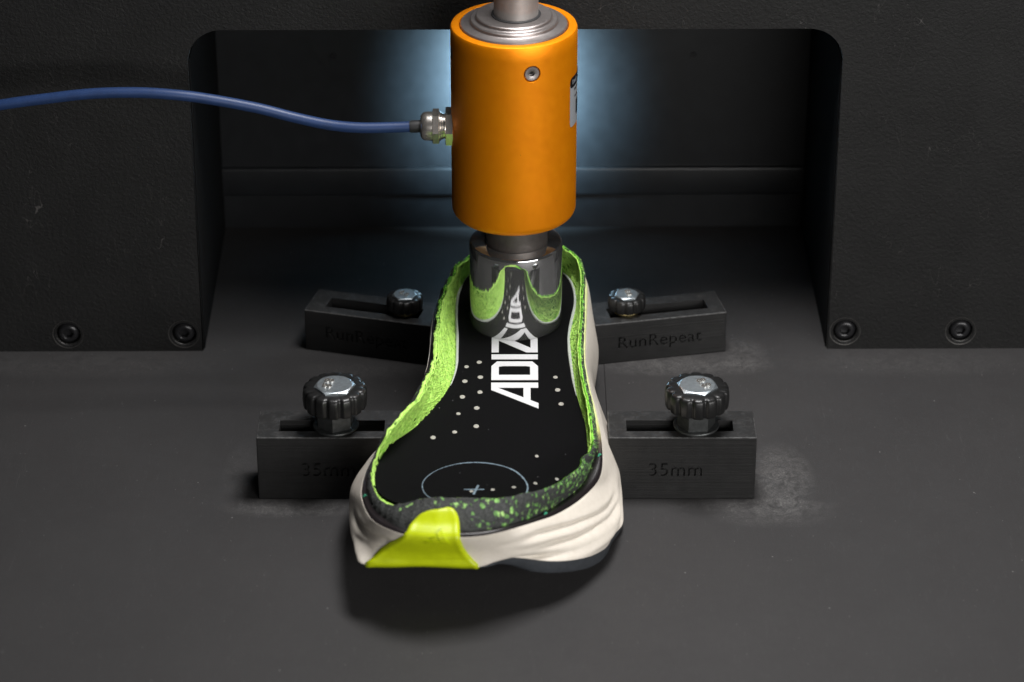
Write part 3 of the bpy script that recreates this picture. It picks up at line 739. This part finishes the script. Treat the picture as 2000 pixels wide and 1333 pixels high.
def loft(rows, closed=True):
    vs = []; fs = []; n = len(rows[0])
    for r in rows: vs += [tuple(v) for v in r]
    for k in range(len(rows)-1):
        for i in range(n if closed else n-1):
            j = (i+1) % n
            fs.append((k*n+i, k*n+j, (k+1)*n+j, (k+1)*n+i))
    return vs, fs
def dz(x, y):            # the forefoot leans: its right side sits lower
    t = max(0, min(1, (-11.0-y)/4.0)); t = t*t*(3-2*t)
    return -.21*max(0, x)*t
def zb(y, x=0): return 0 if y > -6 else max(0, 2.4*((-6-y)/14)**1.7+dz(x, y))
def zins(y):
    tab = ((-19.5, 4.4), (-17, 3.95), (-15, 3.75), (-12, 3.7), (-8, 3.95), (-4, 4.17), (7, 4.22))
    if y <= tab[0][0]: return tab[0][1]
    for a, b in zip(tab, tab[1:]):
        if y <= b[0]:
            t = (y-a[0])/(b[0]-a[0]); return a[1]+(b[1]-a[1])*t
    return tab[-1][1]
def zin(y, x=0): return sum(zins(y+d) for d in (-1, -.5, 0, .5, 1))/5+dz(x, y)

def build_shoe():
    rt = empty("running_shoe", (0, 0, 0), 0,
               "running shoe with its upper cut away, cream midsole, lime liner and raised toe", "shoe")
    # ---- midsole
    rows = []
    NV = 40
    def P(i, t):     # t 0..1 LOW -> MID -> TOP
        p1, p2, p3 = cL[i], cM[i], cT[i]
        p0 = p1+Vector((0, 0, -.5))-oM[i]*.15
        p4 = p3+(p3-p2)*.6-oM[i]*.7*min(1, (p3-p2).length)
        if t < .5: a, b, c, d, s = p0, p1, p2, p3, t*2
        else: a, b, c, d, s = p1, p2, p3, p4, t*2-1
        return .5*((2*b)+(-a+c)*s+(2*a-5*b+4*c-d)*s*s+(-a+3*b-3*c+d)*s**3)
    for k in range(NV+1):
        rows.append([P(i, k/NV) for i in range(NI)])
    base_rows = [[p.copy() for p in r] for r in rows]
    def seg_d(p, poly):
        best = 9; bu = 0; acc = 0
        L = sum((poly[j+1]-poly[j]).length for j in range(len(poly)-1)); run = 0
        for j in range(len(poly)-1):
            a, b = poly[j], poly[j+1]; ab = b-a; t = max(0, min(1, (p-a).dot(ab)/ab.length_squared))
            d = (p-a-ab*t).length
            if d < best: best = d; bu = (run+ab.length*t)/L
            run += ab.length
        return best, bu
    bv0, bf0 = loft(base_rows); SB = BVHTree.FromPolygons([Vector(q) for q in bv0], bf0)
    def open_relax(P_, it=6):
        for _ in range(it): P_ = [P_[0]]+[P_[q]*.5+(P_[q-1]+P_[q+1])*.25 for q in range(1, len(P_)-1)]+[P_[-1]]
        return P_
    GROOVES = [(open_relax([SB.find_nearest(q)[0] for q in open_relax(crom(g, False, 6))]), w_, dp) for g, w_, dp in GROOVE_LINES]
    for k, r in enumerate(rows):
        for i, p in enumerate(r):
            o_ = Vector((0, 0, 0))
            if p.y < 6:
                for g, w_, dp in GROOVES:
                    d, u = seg_d(p, g)
                    if d < w_*3.2:
                        f = min(1, u/.3)*min(1, (1-u)/.10)
                        # sharp upper lip, soft lower side
                        o_ -= oM[i]*dp*f*exp(-(d/w_)**2)
                        o_ += oM[i]*dp*.10*f*exp(-((d-w_*2.2)/(w_*1.1))**2)
            nz = noise.noise(p*.8)*.02+noise.noise(p*2.1)*.006
            r[i] = p+o_+oM[i]*nz
    vs, fs = loft(rows)
    # top shelf under the rand and insole
    nb = len(vs)
    inn = [cT[i].lerp(cI[i], .5)-Vector((0, 0, .25)) for i in range(NI)]
    vs += [tuple(v) for v in inn]
    for i in range(NI):
        j = (i+1) % NI; fs.append((NV*NI+i, NV*NI+j, nb+j, nb+i))
    low = [cL[i]-oM[i]*.7+Vector((0, 0, .05)) for i in range(NI)]
    nb2 = len(vs); vs += [tuple(v) for v in low]
    for i in range(NI):
        j = (i+1) % NI; fs.append((nb2+i, nb2+j, j, i))
    mid = from_py("midsole", vs, fs, M['foam'], rt, ang=75)
    mid['label'] = "cream foam midsole with curved flutes at the right of the toe"
    # ---- outsole
    a = [cL[i]-oM[i]*.06+Vector((0, 0, .04)) for i in range(NI)]
    b, c, d = [], [], []
    for i in range(NI):
        ex = max(0, min(1, (cL[i].x+.6)/1.2))*max(0, min(1, (-13-cL[i].y)/3)); z = max(.0, zb(cL[i].y, cL[i].x)-.28*ex); h = cL[i].z-z
        b.append(Vector((cL[i].x, cL[i].y, cL[i].z-.02))-oM[i]*(.03+.02))
        c.append(Vector((cL[i].x, cL[i].y, z+h*.25))-oM[i]*.06)
        d.append(Vector((cL[i].x, cL[i].y, z+.01))-oM[i]*.16)
    sp = []
    for i in range(NI):
        y = max(-18.6, min(6.6, cL[i].y)); sp.append(Vector((-.6, y, zb(y)+.03)))
    vs, fs = loft([a, b, c, d, sp])
    from_py("outsole", vs, fs, M['outsole'], rt, ang=50)
    # ---- rand
    rr = []
    for k in range(6):
        t = k/5; row = []
        for i in range(NI):
            p = (cT[i]-oM[i]*.03+Vector((0, 0, -.03))).lerp(cB[i], t)
            p = p+Vector((0, 0, .10*sin(pi*min(1, t*1.1))+.03))+oB[i]*.05*sin(pi*t)
            row.append(p)
        rr.append(row)
    rr.append([cB[i]-oB[i]*.12+Vector((0, 0, -.05)) for i in range(NI)])
    vs, fs = loft(rr)
    rd = from_py("rand", vs, fs, M['rand'], rt, ang=70)
    rd['label'] = "black band round the toe that turns lime towards the heel"
    # ---- mesh upper outer skin and knit liner
    jag = []
    for i in range(NI):
        p = cR[i]; left = p.x < -2.5 and p.y > -12.6 and p.y < 4
        toe = p.y < -13
        amp = .16 if left else (.10 if toe else .045)
        v = noise.noise(Vector((p.x*1.6, p.y*1.6, 3.1)))+.6*noise.noise(Vector((p.x*5, p.y*5, 1.7)))+.45*noise.noise(Vector((p.x*13, p.y*13, .7)))
        jag.append(p+Vector((0, 0, amp*v))+oR[i]*amp*.7*v)
    def wall(i, t):          # inner face foot -> rim
        a = cI[i]+Vector((0, 0, -.05)); b = jag[i]
        p = a.lerp(b, t)
        side = oR[i]
        bul = .16*min(1, (b-a).length/1.4)
        return p+side*bul*sin(pi*t)*.8+Vector((0, 0, -.05*sin(pi*t)))
    rows = []
    NT = 16
    for k in range(NT+1):
        row = []
        for i in range(NI):
            p = wall(i, k/NT); n_ = noise.noise(Vector((p.x*3, p.y*3, p.z*6)))*.035+noise.noise(Vector((p.x*9, p.y*9, p.z*12)))*.022
            row.append(p-oR[i]*n_)
        rows.append(row)
    th = .14
    rows.append([jag[i]+oR[i]*th*.5+Vector((0, 0, .045)) for i in range(NI)])
    lf = [1.0 if (p.y > -12.6 and p.x < 0) else (.1 if p.y > -12 else 0) for p in cR]
    rows.append([jag[i]+oR[i]*(th*.5+.10*lf[i])+Vector((0, 0, .045-.09*lf[i])) for i in range(NI)])
    vs, fs = loft(rows)
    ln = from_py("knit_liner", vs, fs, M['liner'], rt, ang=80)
    ln['label'] = "bright lime knitted inner lining with a torn upper edge"
    rows = []
    NT = 14
    for k in range(NT+1):
        t = k/NT; row = []
        for i in range(NI):
            a = jag[i]+oR[i]*(th*.5+.08*lf[i])+Vector((0, 0, .045-.10*lf[i])) if k == 0 else jag[i]+oR[i]*(th-.02*lf[i])+Vector((0, 0, .01-.08*lf[i])); b = cB[i]-oB[i]*.05+Vector((0, 0, -.02))
            p = a.lerp(b, t)
            L = (b-a).length
            p += (oB[i]*.5+Vector((0, 0, .6)))*.16*min(L, 1.5)*sin(pi*t)
            p += oB[i]*(noise.noise(p*3.5)*.03)*sin(pi*t)
            row.append(p)
        rows.append(row)
    vs, fs = loft(rows)
    up = from_py("mesh_upper", vs, fs, M['upper'], rt, ang=80)
    up['label'] = "charcoal mesh of the cut upper with green dots"
    # ---- loose fibres on the liner: uncountable, one part
    rnd = random.Random(3)
    bm = bmesh.new()
    def strand(pts, r):
        rings = []
        for q, p in enumerate(pts):
            t = (pts[min(q+1, len(pts)-1)]-pts[max(q-1, 0)]).normalized(); a = t.cross(Vector((.3, .2, 1)))
            if a.length < .01: a = Vector((1, 0, 0))
            a.normalize(); b = t.cross(a)
            rings.append([bm.verts.new(p+(a*cos(2.094*k)+b*sin(2.094*k))*r) for k in range(3)])
        for A, B in zip(rings, rings[1:]):
            for k in range(3): bm.faces.new((A[k], A[(k+1) % 3], B[(k+1) % 3], B[k]))
    cnt = 0
    while cnt < 3000:
        i = rnd.randrange(NI); w_h = (cR[i]-cI[i]).length
        if cR[i].y < -12.5 or w_h < .5: continue
        if rnd.random() < .35 and cR[i].x > 0: continue
        t0 = rnd.random()**.8; di = rnd.uniform(-8, 8); dt = rnd.uniform(-.55, .55)
        pts = []
        for s in range(5):
            f = s/4; ii = int(round(i+di*f)) % NI; tt = max(.02, min(1.0, t0+dt*f))
            fr = i+di*f; lo = int(math.floor(fr)); ff = fr-lo
            p = wall(lo % NI, tt).lerp(wall((lo+1) % NI, tt), ff)
            pts.append(p-oR[ii]*(.02+.045*sin(pi*f)*rnd.random()+.012))
        strand(pts, rnd.uniform(.014, .030)); cnt += 1
    # frayed ends along the rim
    for _ in range(450):
        i = rnd.randrange(NI)
        if cR[i].y < -12.5: continue
        p = jag[i]+oR[i]*.05
        e = p+oR[i]*rnd.uniform(-.02, .09)+Vector((rnd.uniform(-.06, .06), rnd.uniform(-.10, .10), rnd.uniform(.0, .10)))
        strand([p-Vector((0, 0, .05)), p.lerp(e, .5)+Vector((0, 0, .02)), e], rnd.uniform(.007, .013))
    fz = from_bm("loose_fibres", bm, M['strand'], rt, ang=180); fz['kind'] = "stuff"
    bm = bmesh.new(); rnd = random.Random(11)
    for _ in range(1500):
        i = rnd.randrange(NI)
        if cR[i].y > -11.5: continue
        t = rnd.random()**1.8
        p = jag[i]+oR[i]*th
        p = p.lerp(cB[i], t)+(oB[i]*.5+Vector((0, 0, .6)))*.16*min((cB[i]-p).length, 1.5)*sin(pi*t)
        d_ = Vector((rnd.uniform(-1, 1), rnd.uniform(-1, 1), rnd.uniform(-.1, .6))).normalized()*rnd.uniform(.05, .13)
        strand([p-d_*.4, p+d_*.3+Vector((0, 0, .03))+oB[i]*.02, p+d_], rnd.uniform(.006, .012))
    fz2 = from_bm("mesh_fuzz", bm, M['upper'], rt, ang=180); fz2['kind'] = "stuff"
    # ---- insole
    MX_ = 22
    half = NI//2
    heel = SECT[0]+SECT[1]
    vs = []; fs = []
    def opp(i):              # the point of the other side that faces i
        if i <= heel: return (NI-int(round(i*(NI-heel)/heel))) % NI
    for i in range(heel+1):
        a = cI[i]; b = cI[opp(i)]
        for k in range(MX_+1):
            t = k/MX_; p = a.lerp(b, t)
            e = min(t, 1-t)*(a-b).length
            z = zin(p.y, p.x)+.07*max(0, 1-e/.5)**2
            vs.append((p.x, p.y, z))
    for i in range(heel):
        for k in range(MX_):
            q = i*(MX_+1)+k; fs.append((q, q+1, q+MX_+2, q+MX_+1))
    ins = from_py("insole", vs, fs, M['insole'], rt, ang=80)
    ins['label'] = "black fabric insole with white lettering and a chalked circle"
    up_z = .022
    def flat(name, polys, mat, lift=up_z, lab=None):
        bm = bmesh.new()
        for poly in polys:
            # cut long pieces so that they follow the curved insole
            vv = [bm.verts.new((x, y, 0)) for x, y in poly]; bm.faces.new(vv)
        bmesh.ops.recalc_face_normals(bm, faces=bm.faces)
        for f in bm.faces:
            if f.normal.z < 0: f.normal_flip()
        r = bmesh.ops.extrude_face_region(bm, geom=bm.faces[:])
        nv = [g for g in r['geom'] if isinstance(g, bmesh.types.BMVert)]
        for v in bm.verts: v.co.z = zin(v.co.y, v.co.x)+.002
        for v in nv: v.co.z = zin(v.co.y, v.co.x)+lift
        o = from_bm(name, bm, mat, ins, ang=30)
        if lab: o['label'] = lab
        return o
    # letters: a runs away from the camera, h runs to the left
    X0, HH = 1.08, 2.24
    def tr(P, y0, wd): return [[(X0-h*HH, y0+a*wd) for a, h in poly] for poly in P]
    bar = .155
    A_ = [[(0, 0), (.22, 0), (.80, .85), (.80, 1), (.72, 1)], [(.80, 0), (1, 0), (1, 1), (.80, 1)], [(.305, .17), (.80, .17), (.80, .32), (.40, .32)]]
    # a bit of overlap is avoided: the crossbar starts at the diagonal
    A_ = [[(0, 0), (.205, -.0), (.80, .86), (.80, 1), (.715, 1)], [(.802, 0), (1, 0), (1, 1), (.802, 1)], [(.322, .165), (.80, .165), (.80, .315), (.428, .315)]]
    D_ = [[(0, 0), (.27, 0), (.27, 1), (0, 1)], [(.27, 0), (.74, 0), (.72, .17), (.27, .17)], [(.74, 0), (1, .12), (.75, .26), (.72, .17)], [(1, .12), (1, .88), (.75, .75), (.75, .26)], [(1, .88), (.74, 1), (.72, .84), (.75, .75)], [(.74, 1), (.27, 1), (.27, .84), (.72, .84)]]
    I_ = [[(0, 0), (1, 0), (1, 1), (0, 1)]]
    Z_ = [[(0, 0), (1, 0), (1, .155), (.27, .155), (0, .155)], [(0, .845), (.73, .845), (1, .845), (1, 1), (0, 1)], [(0, .155), (.27, .155), (1, .75), (1, .845), (.73, .845), (0, .25)]]
    E_ = [[(0, 0), (.27, 0), (.27, 1), (0, 1)], [(.27, 0), (1, 0), (1, .155), (.27, .155)], [(.27, .42), (.9, .42), (.9, .57), (.27, .57)], [(.27, .845), (1, .845), (1, 1), (.27, 1)]]
    RR_ = [[(0, 0), (.27, 0), (.27, 1), (0, 1)], [(.27, .845), (1, .845), (1, 1), (.27, 1)], [(.75, .50), (1, .50), (1, .845), (.75, .845)], [(.27, .38), (1, .38), (1, .50), (.27, .50)], [(.72, 0), (1, 0), (.85, .38), (.55, .38)]]
    O_ = [[(0, 0), (.27, 0), (.27, 1), (0, 1)], [(.27, 0), (1, 0), (1, .155), (.27, .155)], [(.75, .155), (1, .155), (1, .845), (.75, .845)], [(.27, .845), (1, .845), (1, 1), (.27, 1)]]
    for nm, P_, y0, wd in (("A", A_, -8.42, 2.26), ("D", D_, -5.92, 1.68), ("I", I_, -4.03, .46), ("Z", Z_, -3.36, 1.62), ("E", E_, -1.52, 1.5), ("R", RR_, .2, 1.6), ("O", O_, 2.05, 1.6)):
        flat("letter", tr(P_, y0, wd), M['white'])
    # perforations
    rnd = random.Random(5)
    for (x, y) in PERF:
        r0 = rnd.uniform(.105, .135) if y > -11.5 else rnd.uniform(.085, .11)
        if (x, y) == (.97, -12.45): r0 = .06
        flat("perforation", [[(x+r0*cos(2*pi*k/14)*rnd.uniform(.92, 1.06), y+r0*1.15*sin(2*pi*k/14)*rnd.uniform(.9, 1.08)) for k in range(14)]], M['perf'], .006)
    # chalk circle and cross
    def ribbon(pts, wf, closed):
        bm = bmesh.new(); L = []
        n = len(pts)
        for q, p in enumerate(pts):
            a = pts[(q-1) % n] if closed or q else pts[q]; b = pts[(q+1) % n] if closed or q < n-1 else pts[q]
            t = Vector((b[0]-a[0], b[1]-a[1])).normalized(); ww = wf(q)
            L.append((bm.verts.new((p[0]-t.y*ww, p[1]+t.x*ww, zin(p[1], p[0])+.012)), bm.verts.new((p[0]+t.y*ww, p[1]-t.x*ww, zin(p[1], p[0])+.012))))
        for q in range(n if closed else n-1):
            a, b = L[q], L[(q+1) % n]; bm.faces.new((a[0], a[1], b[1], b[0]))
        return bm
    pts = []
    for k in range(140):
        a = 2*pi*k/140; e = 1+.012*noise.noise(Vector((cos(a)*2, sin(a)*2, 0)))
        pts.append((-1.84+2.38*e*cos(a), -15.2+2.18*e*sin(a)))
    def wf(q):
        a = 2*pi*q/140
        th_ = .034+.022*noise.noise(Vector((cos(a)*9, sin(a)*9, 5)))
        if 1.9 < a < 5.2: th_ *= .55
        return max(.007, th_)
    from_bm("chalk_circle", ribbon(pts, wf, True), M['chalk'], ins)
    bm = ribbon([(-2.33+.1*k, -15.55+.02*noise.noise(Vector((k*.7, 0, 0)))) for k in range(10)], lambda q: .035, False)
    b2 = ribbon([(-1.90+.03*k, -16.05+.13*k) for k in range(8)], lambda q: .05, False)
    me_ = bpy.data.meshes.new("t"); b2.to_mesh(me_); b2.free(); bm.from_mesh(me_)
    from_bm("chalk_cross", bm, M['chalk'], ins)
    # ---- white foam showing along the insole's sides
    for side in (0, 1):
        idx = [i for i in (range(SECT[0], heel) if side == 0 else range(heel, heel+SECT[2])) if (-6.6 if side == 0 else -7.5) < cI[i].y < 5.2]
        bm = bmesh.new(); pts = []; rr = []
        for q, i in enumerate(idx):
            e = min(q, len(idx)-1-q); f = min(1, e/10)
            pts.append(cI[i]+Vector((0, 0, .07))-oR[i]*.03); rr.append(.015+.062*f*(1+.35*noise.noise(cI[i]*1.1)))
        tube(bm, pts, rr, 8); from_bm("foam_edge", bm, M['foamedge'], ins)
    # ---- stitches in the rand
    # ---- toe guard wrapped over the toe (found on the built surfaces, looking straight at the toe)
    deps = [mid, rd, up]
    V = []; F = []
    for o in deps:
        b0 = len(V); V += [v.co/S for v in o.data.vertices]
        F += [tuple(b0+q for q in p.vertices) for p in o.data.polygons]
    bvh = BVHTree.FromPolygons(V, F)
    def hit(x, z):
        h = bvh.ray_cast(Vector((x, -30, z)), Vector((0, 1, 0)))
        return h[0], h[1]
    LE = [(2.40, -6.92), (2.50, -6.72), (2.68, -6.38), (3.1, -5.98), (3.61, -5.58), (4.0, -5.22), (4.35, -4.88), (4.70, -4.42), (4.88, -4.2), (5.0, -3.9), (5.06, -3.65), (5.10, -3.3)]
    RE = [(2.40, -1.46), (2.55, -1.60), (2.8, -1.86), (3.21, -2.12), (3.6, -2.27), (3.92, -2.34), (4.3, -2.42), (4.6, -2.45), (4.82, -2.50), (4.95, -2.58), (5.05, -2.72), (5.10, -2.95)]
    def ed(T_, z):
        if z <= T_[0][0]: return T_[0][1]
        for a, b in zip(T_, T_[1:]):
            if z <= b[0]: return a[1]+(b[1]-a[1])*(z-a[0])/(b[0]-a[0])
        return T_[-1][1]
    NR, NC = 40, 40
    grid = []
    for r in range(NR+1):
        z = 2.42+(5.10-2.42)*(1-(1-r/NR)**1.25)
        row = []
        for c in range(NC+1):
            x = ed(LE, z)+(ed(RE, z)-ed(LE, z))*c/NC
            h, n_ = hit(x, z)
            if h is None:
                h, n_ = hit(x, z+.12)
                if h is None: h, n_ = Vector((x, -19.6, z)), Vector((0, -1, 0))
                else: h = Vector((x, h.y, z))
            row.append(h.y)
        grid.append([(x_, row[c], z) for c, x_ in enumerate([ed(LE, z)+(ed(RE, z)-ed(LE, z))*c/NC for c in range(NC+1)])])
    Y = [[p[1] for p in row] for row in grid]
    for _ in range(10):
        Y = [[(Y[max(r-1, 0)][c]+Y[min(r+1, NR)][c]+Y[r][max(c-1, 0)]+Y[r][min(c+1, NC)]+2*Y[r][c])/6 for c in range(NC+1)] for r in range(NR+1)]
    Y = [[min(Y[r][c], grid[r][c][1]+.02) for c in range(NC+1)] for r in range(NR+1)]
    def gp(r, c, off):
        x, _, z = grid[r][c]; y = Y[r][c]
        r2 = max(1, min(NR-1, r)); dz = (Y[r2+1][c]-Y[r2-1][c])/max(.01, grid[r2+1][c][2]-grid[r2-1][c][2])
        c2 = max(1, min(NC-1, c)); dx = (Y[r][c2+1]-Y[r][c2-1])/max(.02, grid[r][c2+1][0]-grid[r][c2-1][0])
        n_ = Vector((dx, -1, dz)).normalized()
        return Vector((x, y, z))+n_*off
    bm = bmesh.new()
    outer = []
    for r in range(NR+1):
        row = []
        for c in range(NC+1):
            e = min(c, NC-c)/NC*abs(ed(RE, grid[r][0][2])-ed(LE, grid[r][0][2])); e2 = 5.10-grid[r][0][2]
            e = min(e, e2*1.3)
            lip = .13*sqrt(max(0, 1-(1-min(1, e/.14))**2))
            lip += .03*exp(-((e-.18)/.12)**2)
            row.append(bm.verts.new(gp(r, c, .01+lip)))
        outer.append(row)
    for r in range(NR):
        for c in range(NC): bm.faces.new((outer[r][c], outer[r][c+1], outer[r+1][c+1], outer[r+1][c]))
    # bottom wraps under the sole
    und = [bm.verts.new((v.co.x*.97-.1, v.co.y+.25, v.co.z-.10)) for v in outer[0]]
    und2 = [bm.verts.new((v.co.x*.93-.2, v.co.y+1.6, max(zb(v.co.y+1.6)-.04, v.co.z-.5))) for v in outer[0]]
    for A, B in ((und, outer[0]), (und2, und)):
        for c in range(NC): bm.faces.new((A[c], A[c+1], B[c+1], B[c]))
    gd = from_bm("toe_guard", bm, M['guard'], rt, ang=80)
    gd['label'] = "yellow-green rubber toe guard with a small raised three-bar emblem"
    # three slanted raised bars
    bv2 = BVHTree.FromPolygons([v.co/S for v in gd.data.vertices], [tuple(p.vertices) for p in gd.data.polygons])
    bars = [((-3.86, 4.02), (-3.62, 4.02), (-3.74, 4.17), (-3.94, 4.13)),
            ((-3.54, 4.02), (-3.28, 4.02), (-3.50, 4.42), (-3.70, 4.33)),
            ((-3.20, 4.02), (-2.92, 4.02), (-3.22, 4.62), (-3.43, 4.53))]
    def gpt(x, z, off):
        zs_ = [grid[r][0][2] for r in range(NR+1)]
        r = max(q for q in range(NR) if zs_[q] <= z); fr = (z-zs_[r])/(zs_[r+1]-zs_[r])
        c = (x-ed(LE, z))/(ed(RE, z)-ed(LE, z))*NC; c0 = int(c); fc = c-c0
        p = gp(r, c0, off).lerp(gp(r, c0+1, off), fc).lerp(gp(r+1, c0, off).lerp(gp(r+1, c0+1, off), fc), fr)
        return p
    dn = Vector((0, -.8, .6))
    def pf(q_, o_):
        h_ = bv2.ray_cast(Vector((q_[0], -30, q_[1])), Vector((0, 1, 0)))[0]
        return h_+dn*o_
    for q in bars:
        bm = bmesh.new(); rows = []
        for k in range(6):
            t = k/5; A = Vector(q[0]).lerp(Vector(q[3]), t); B = Vector(q[1]).lerp(Vector(q[2]), t)
            rows.append([bm.verts.new(pf(A, -.06)), bm.verts.new(pf(A, .14)), bm.verts.new(pf(B, .14)), bm.verts.new(pf(B, -.06))])
        for A, B in zip(rows, rows[1:]):
            for k in range(3): bm.faces.new((A[k], A[k+1], B[k+1], B[k]))
        bm.faces.new(rows[0]); bm.faces.new(rows[-1])
        from_bm("emblem_bar", bm, M['guard'], gd, ang=40)
    # small teal stitches on the rand
    for (x, y) in ((3.75, -12.3), (1.5, -17.9), (-6.8, -16.4)):
        m_ = min((cT[i].lerp(cB[i], .5) for i in range(NI)), key=lambda q: (q.x-x)**2+(q.y-y)**2)
        h = bvh.ray_cast(Vector((m_.x, m_.y, 12)), Vector((0, 0, -1)))
        if h[0] is None: continue
        bm = bmesh.new(); d = Vector((.5, .35, .25)).normalized()*.09
        tube(bm, [h[0]-d+Vector((0, 0, .0)), h[0]+Vector((0, 0, .06)), h[0]+d], [.03, .055, .03], 8)
        from_bm("teal_stitch", bm, M['green'], rd)
    return rt, bvh
GROOVE_LINES =  [([(-1.07, -19.83, 3.55), (-0.17, -19.49, 3.6), (0.96, -18.71, 3.4), (2.35, -17.16, 2.81), (3.42, -15.59, 2.23), (4.04, -14.43, 1.95), (4.49, -13.51, 1.85), (4.72, -12.62, 1.94)], 0.145, 0.2), ([(-0.51, -19.73, 3.3), (0.51, -19.19, 3.09), (1.88, -18.13, 2.61), (3.06, -16.41, 1.96), (4.04, -14.56, 1.48), (4.54, -13.43, 1.47), (4.75, -12.64, 1.53)], 0.145, 0.2), ([(-7.5, -15.6, 2.75), (-7.37, -16.15, 2.85), (-6.96, -17.8, 3.2), (-6.41, -18.9, 3.45), (-5.37, -19.82, 3.75)], 0.15, 0.14), ([(-7.26, -17.47, 2.5), (-6.62, -18.85, 2.95), (-5.57, -19.62, 3.3)], 0.2, 0.08)]
SHOE, SBVH = build_shoe()
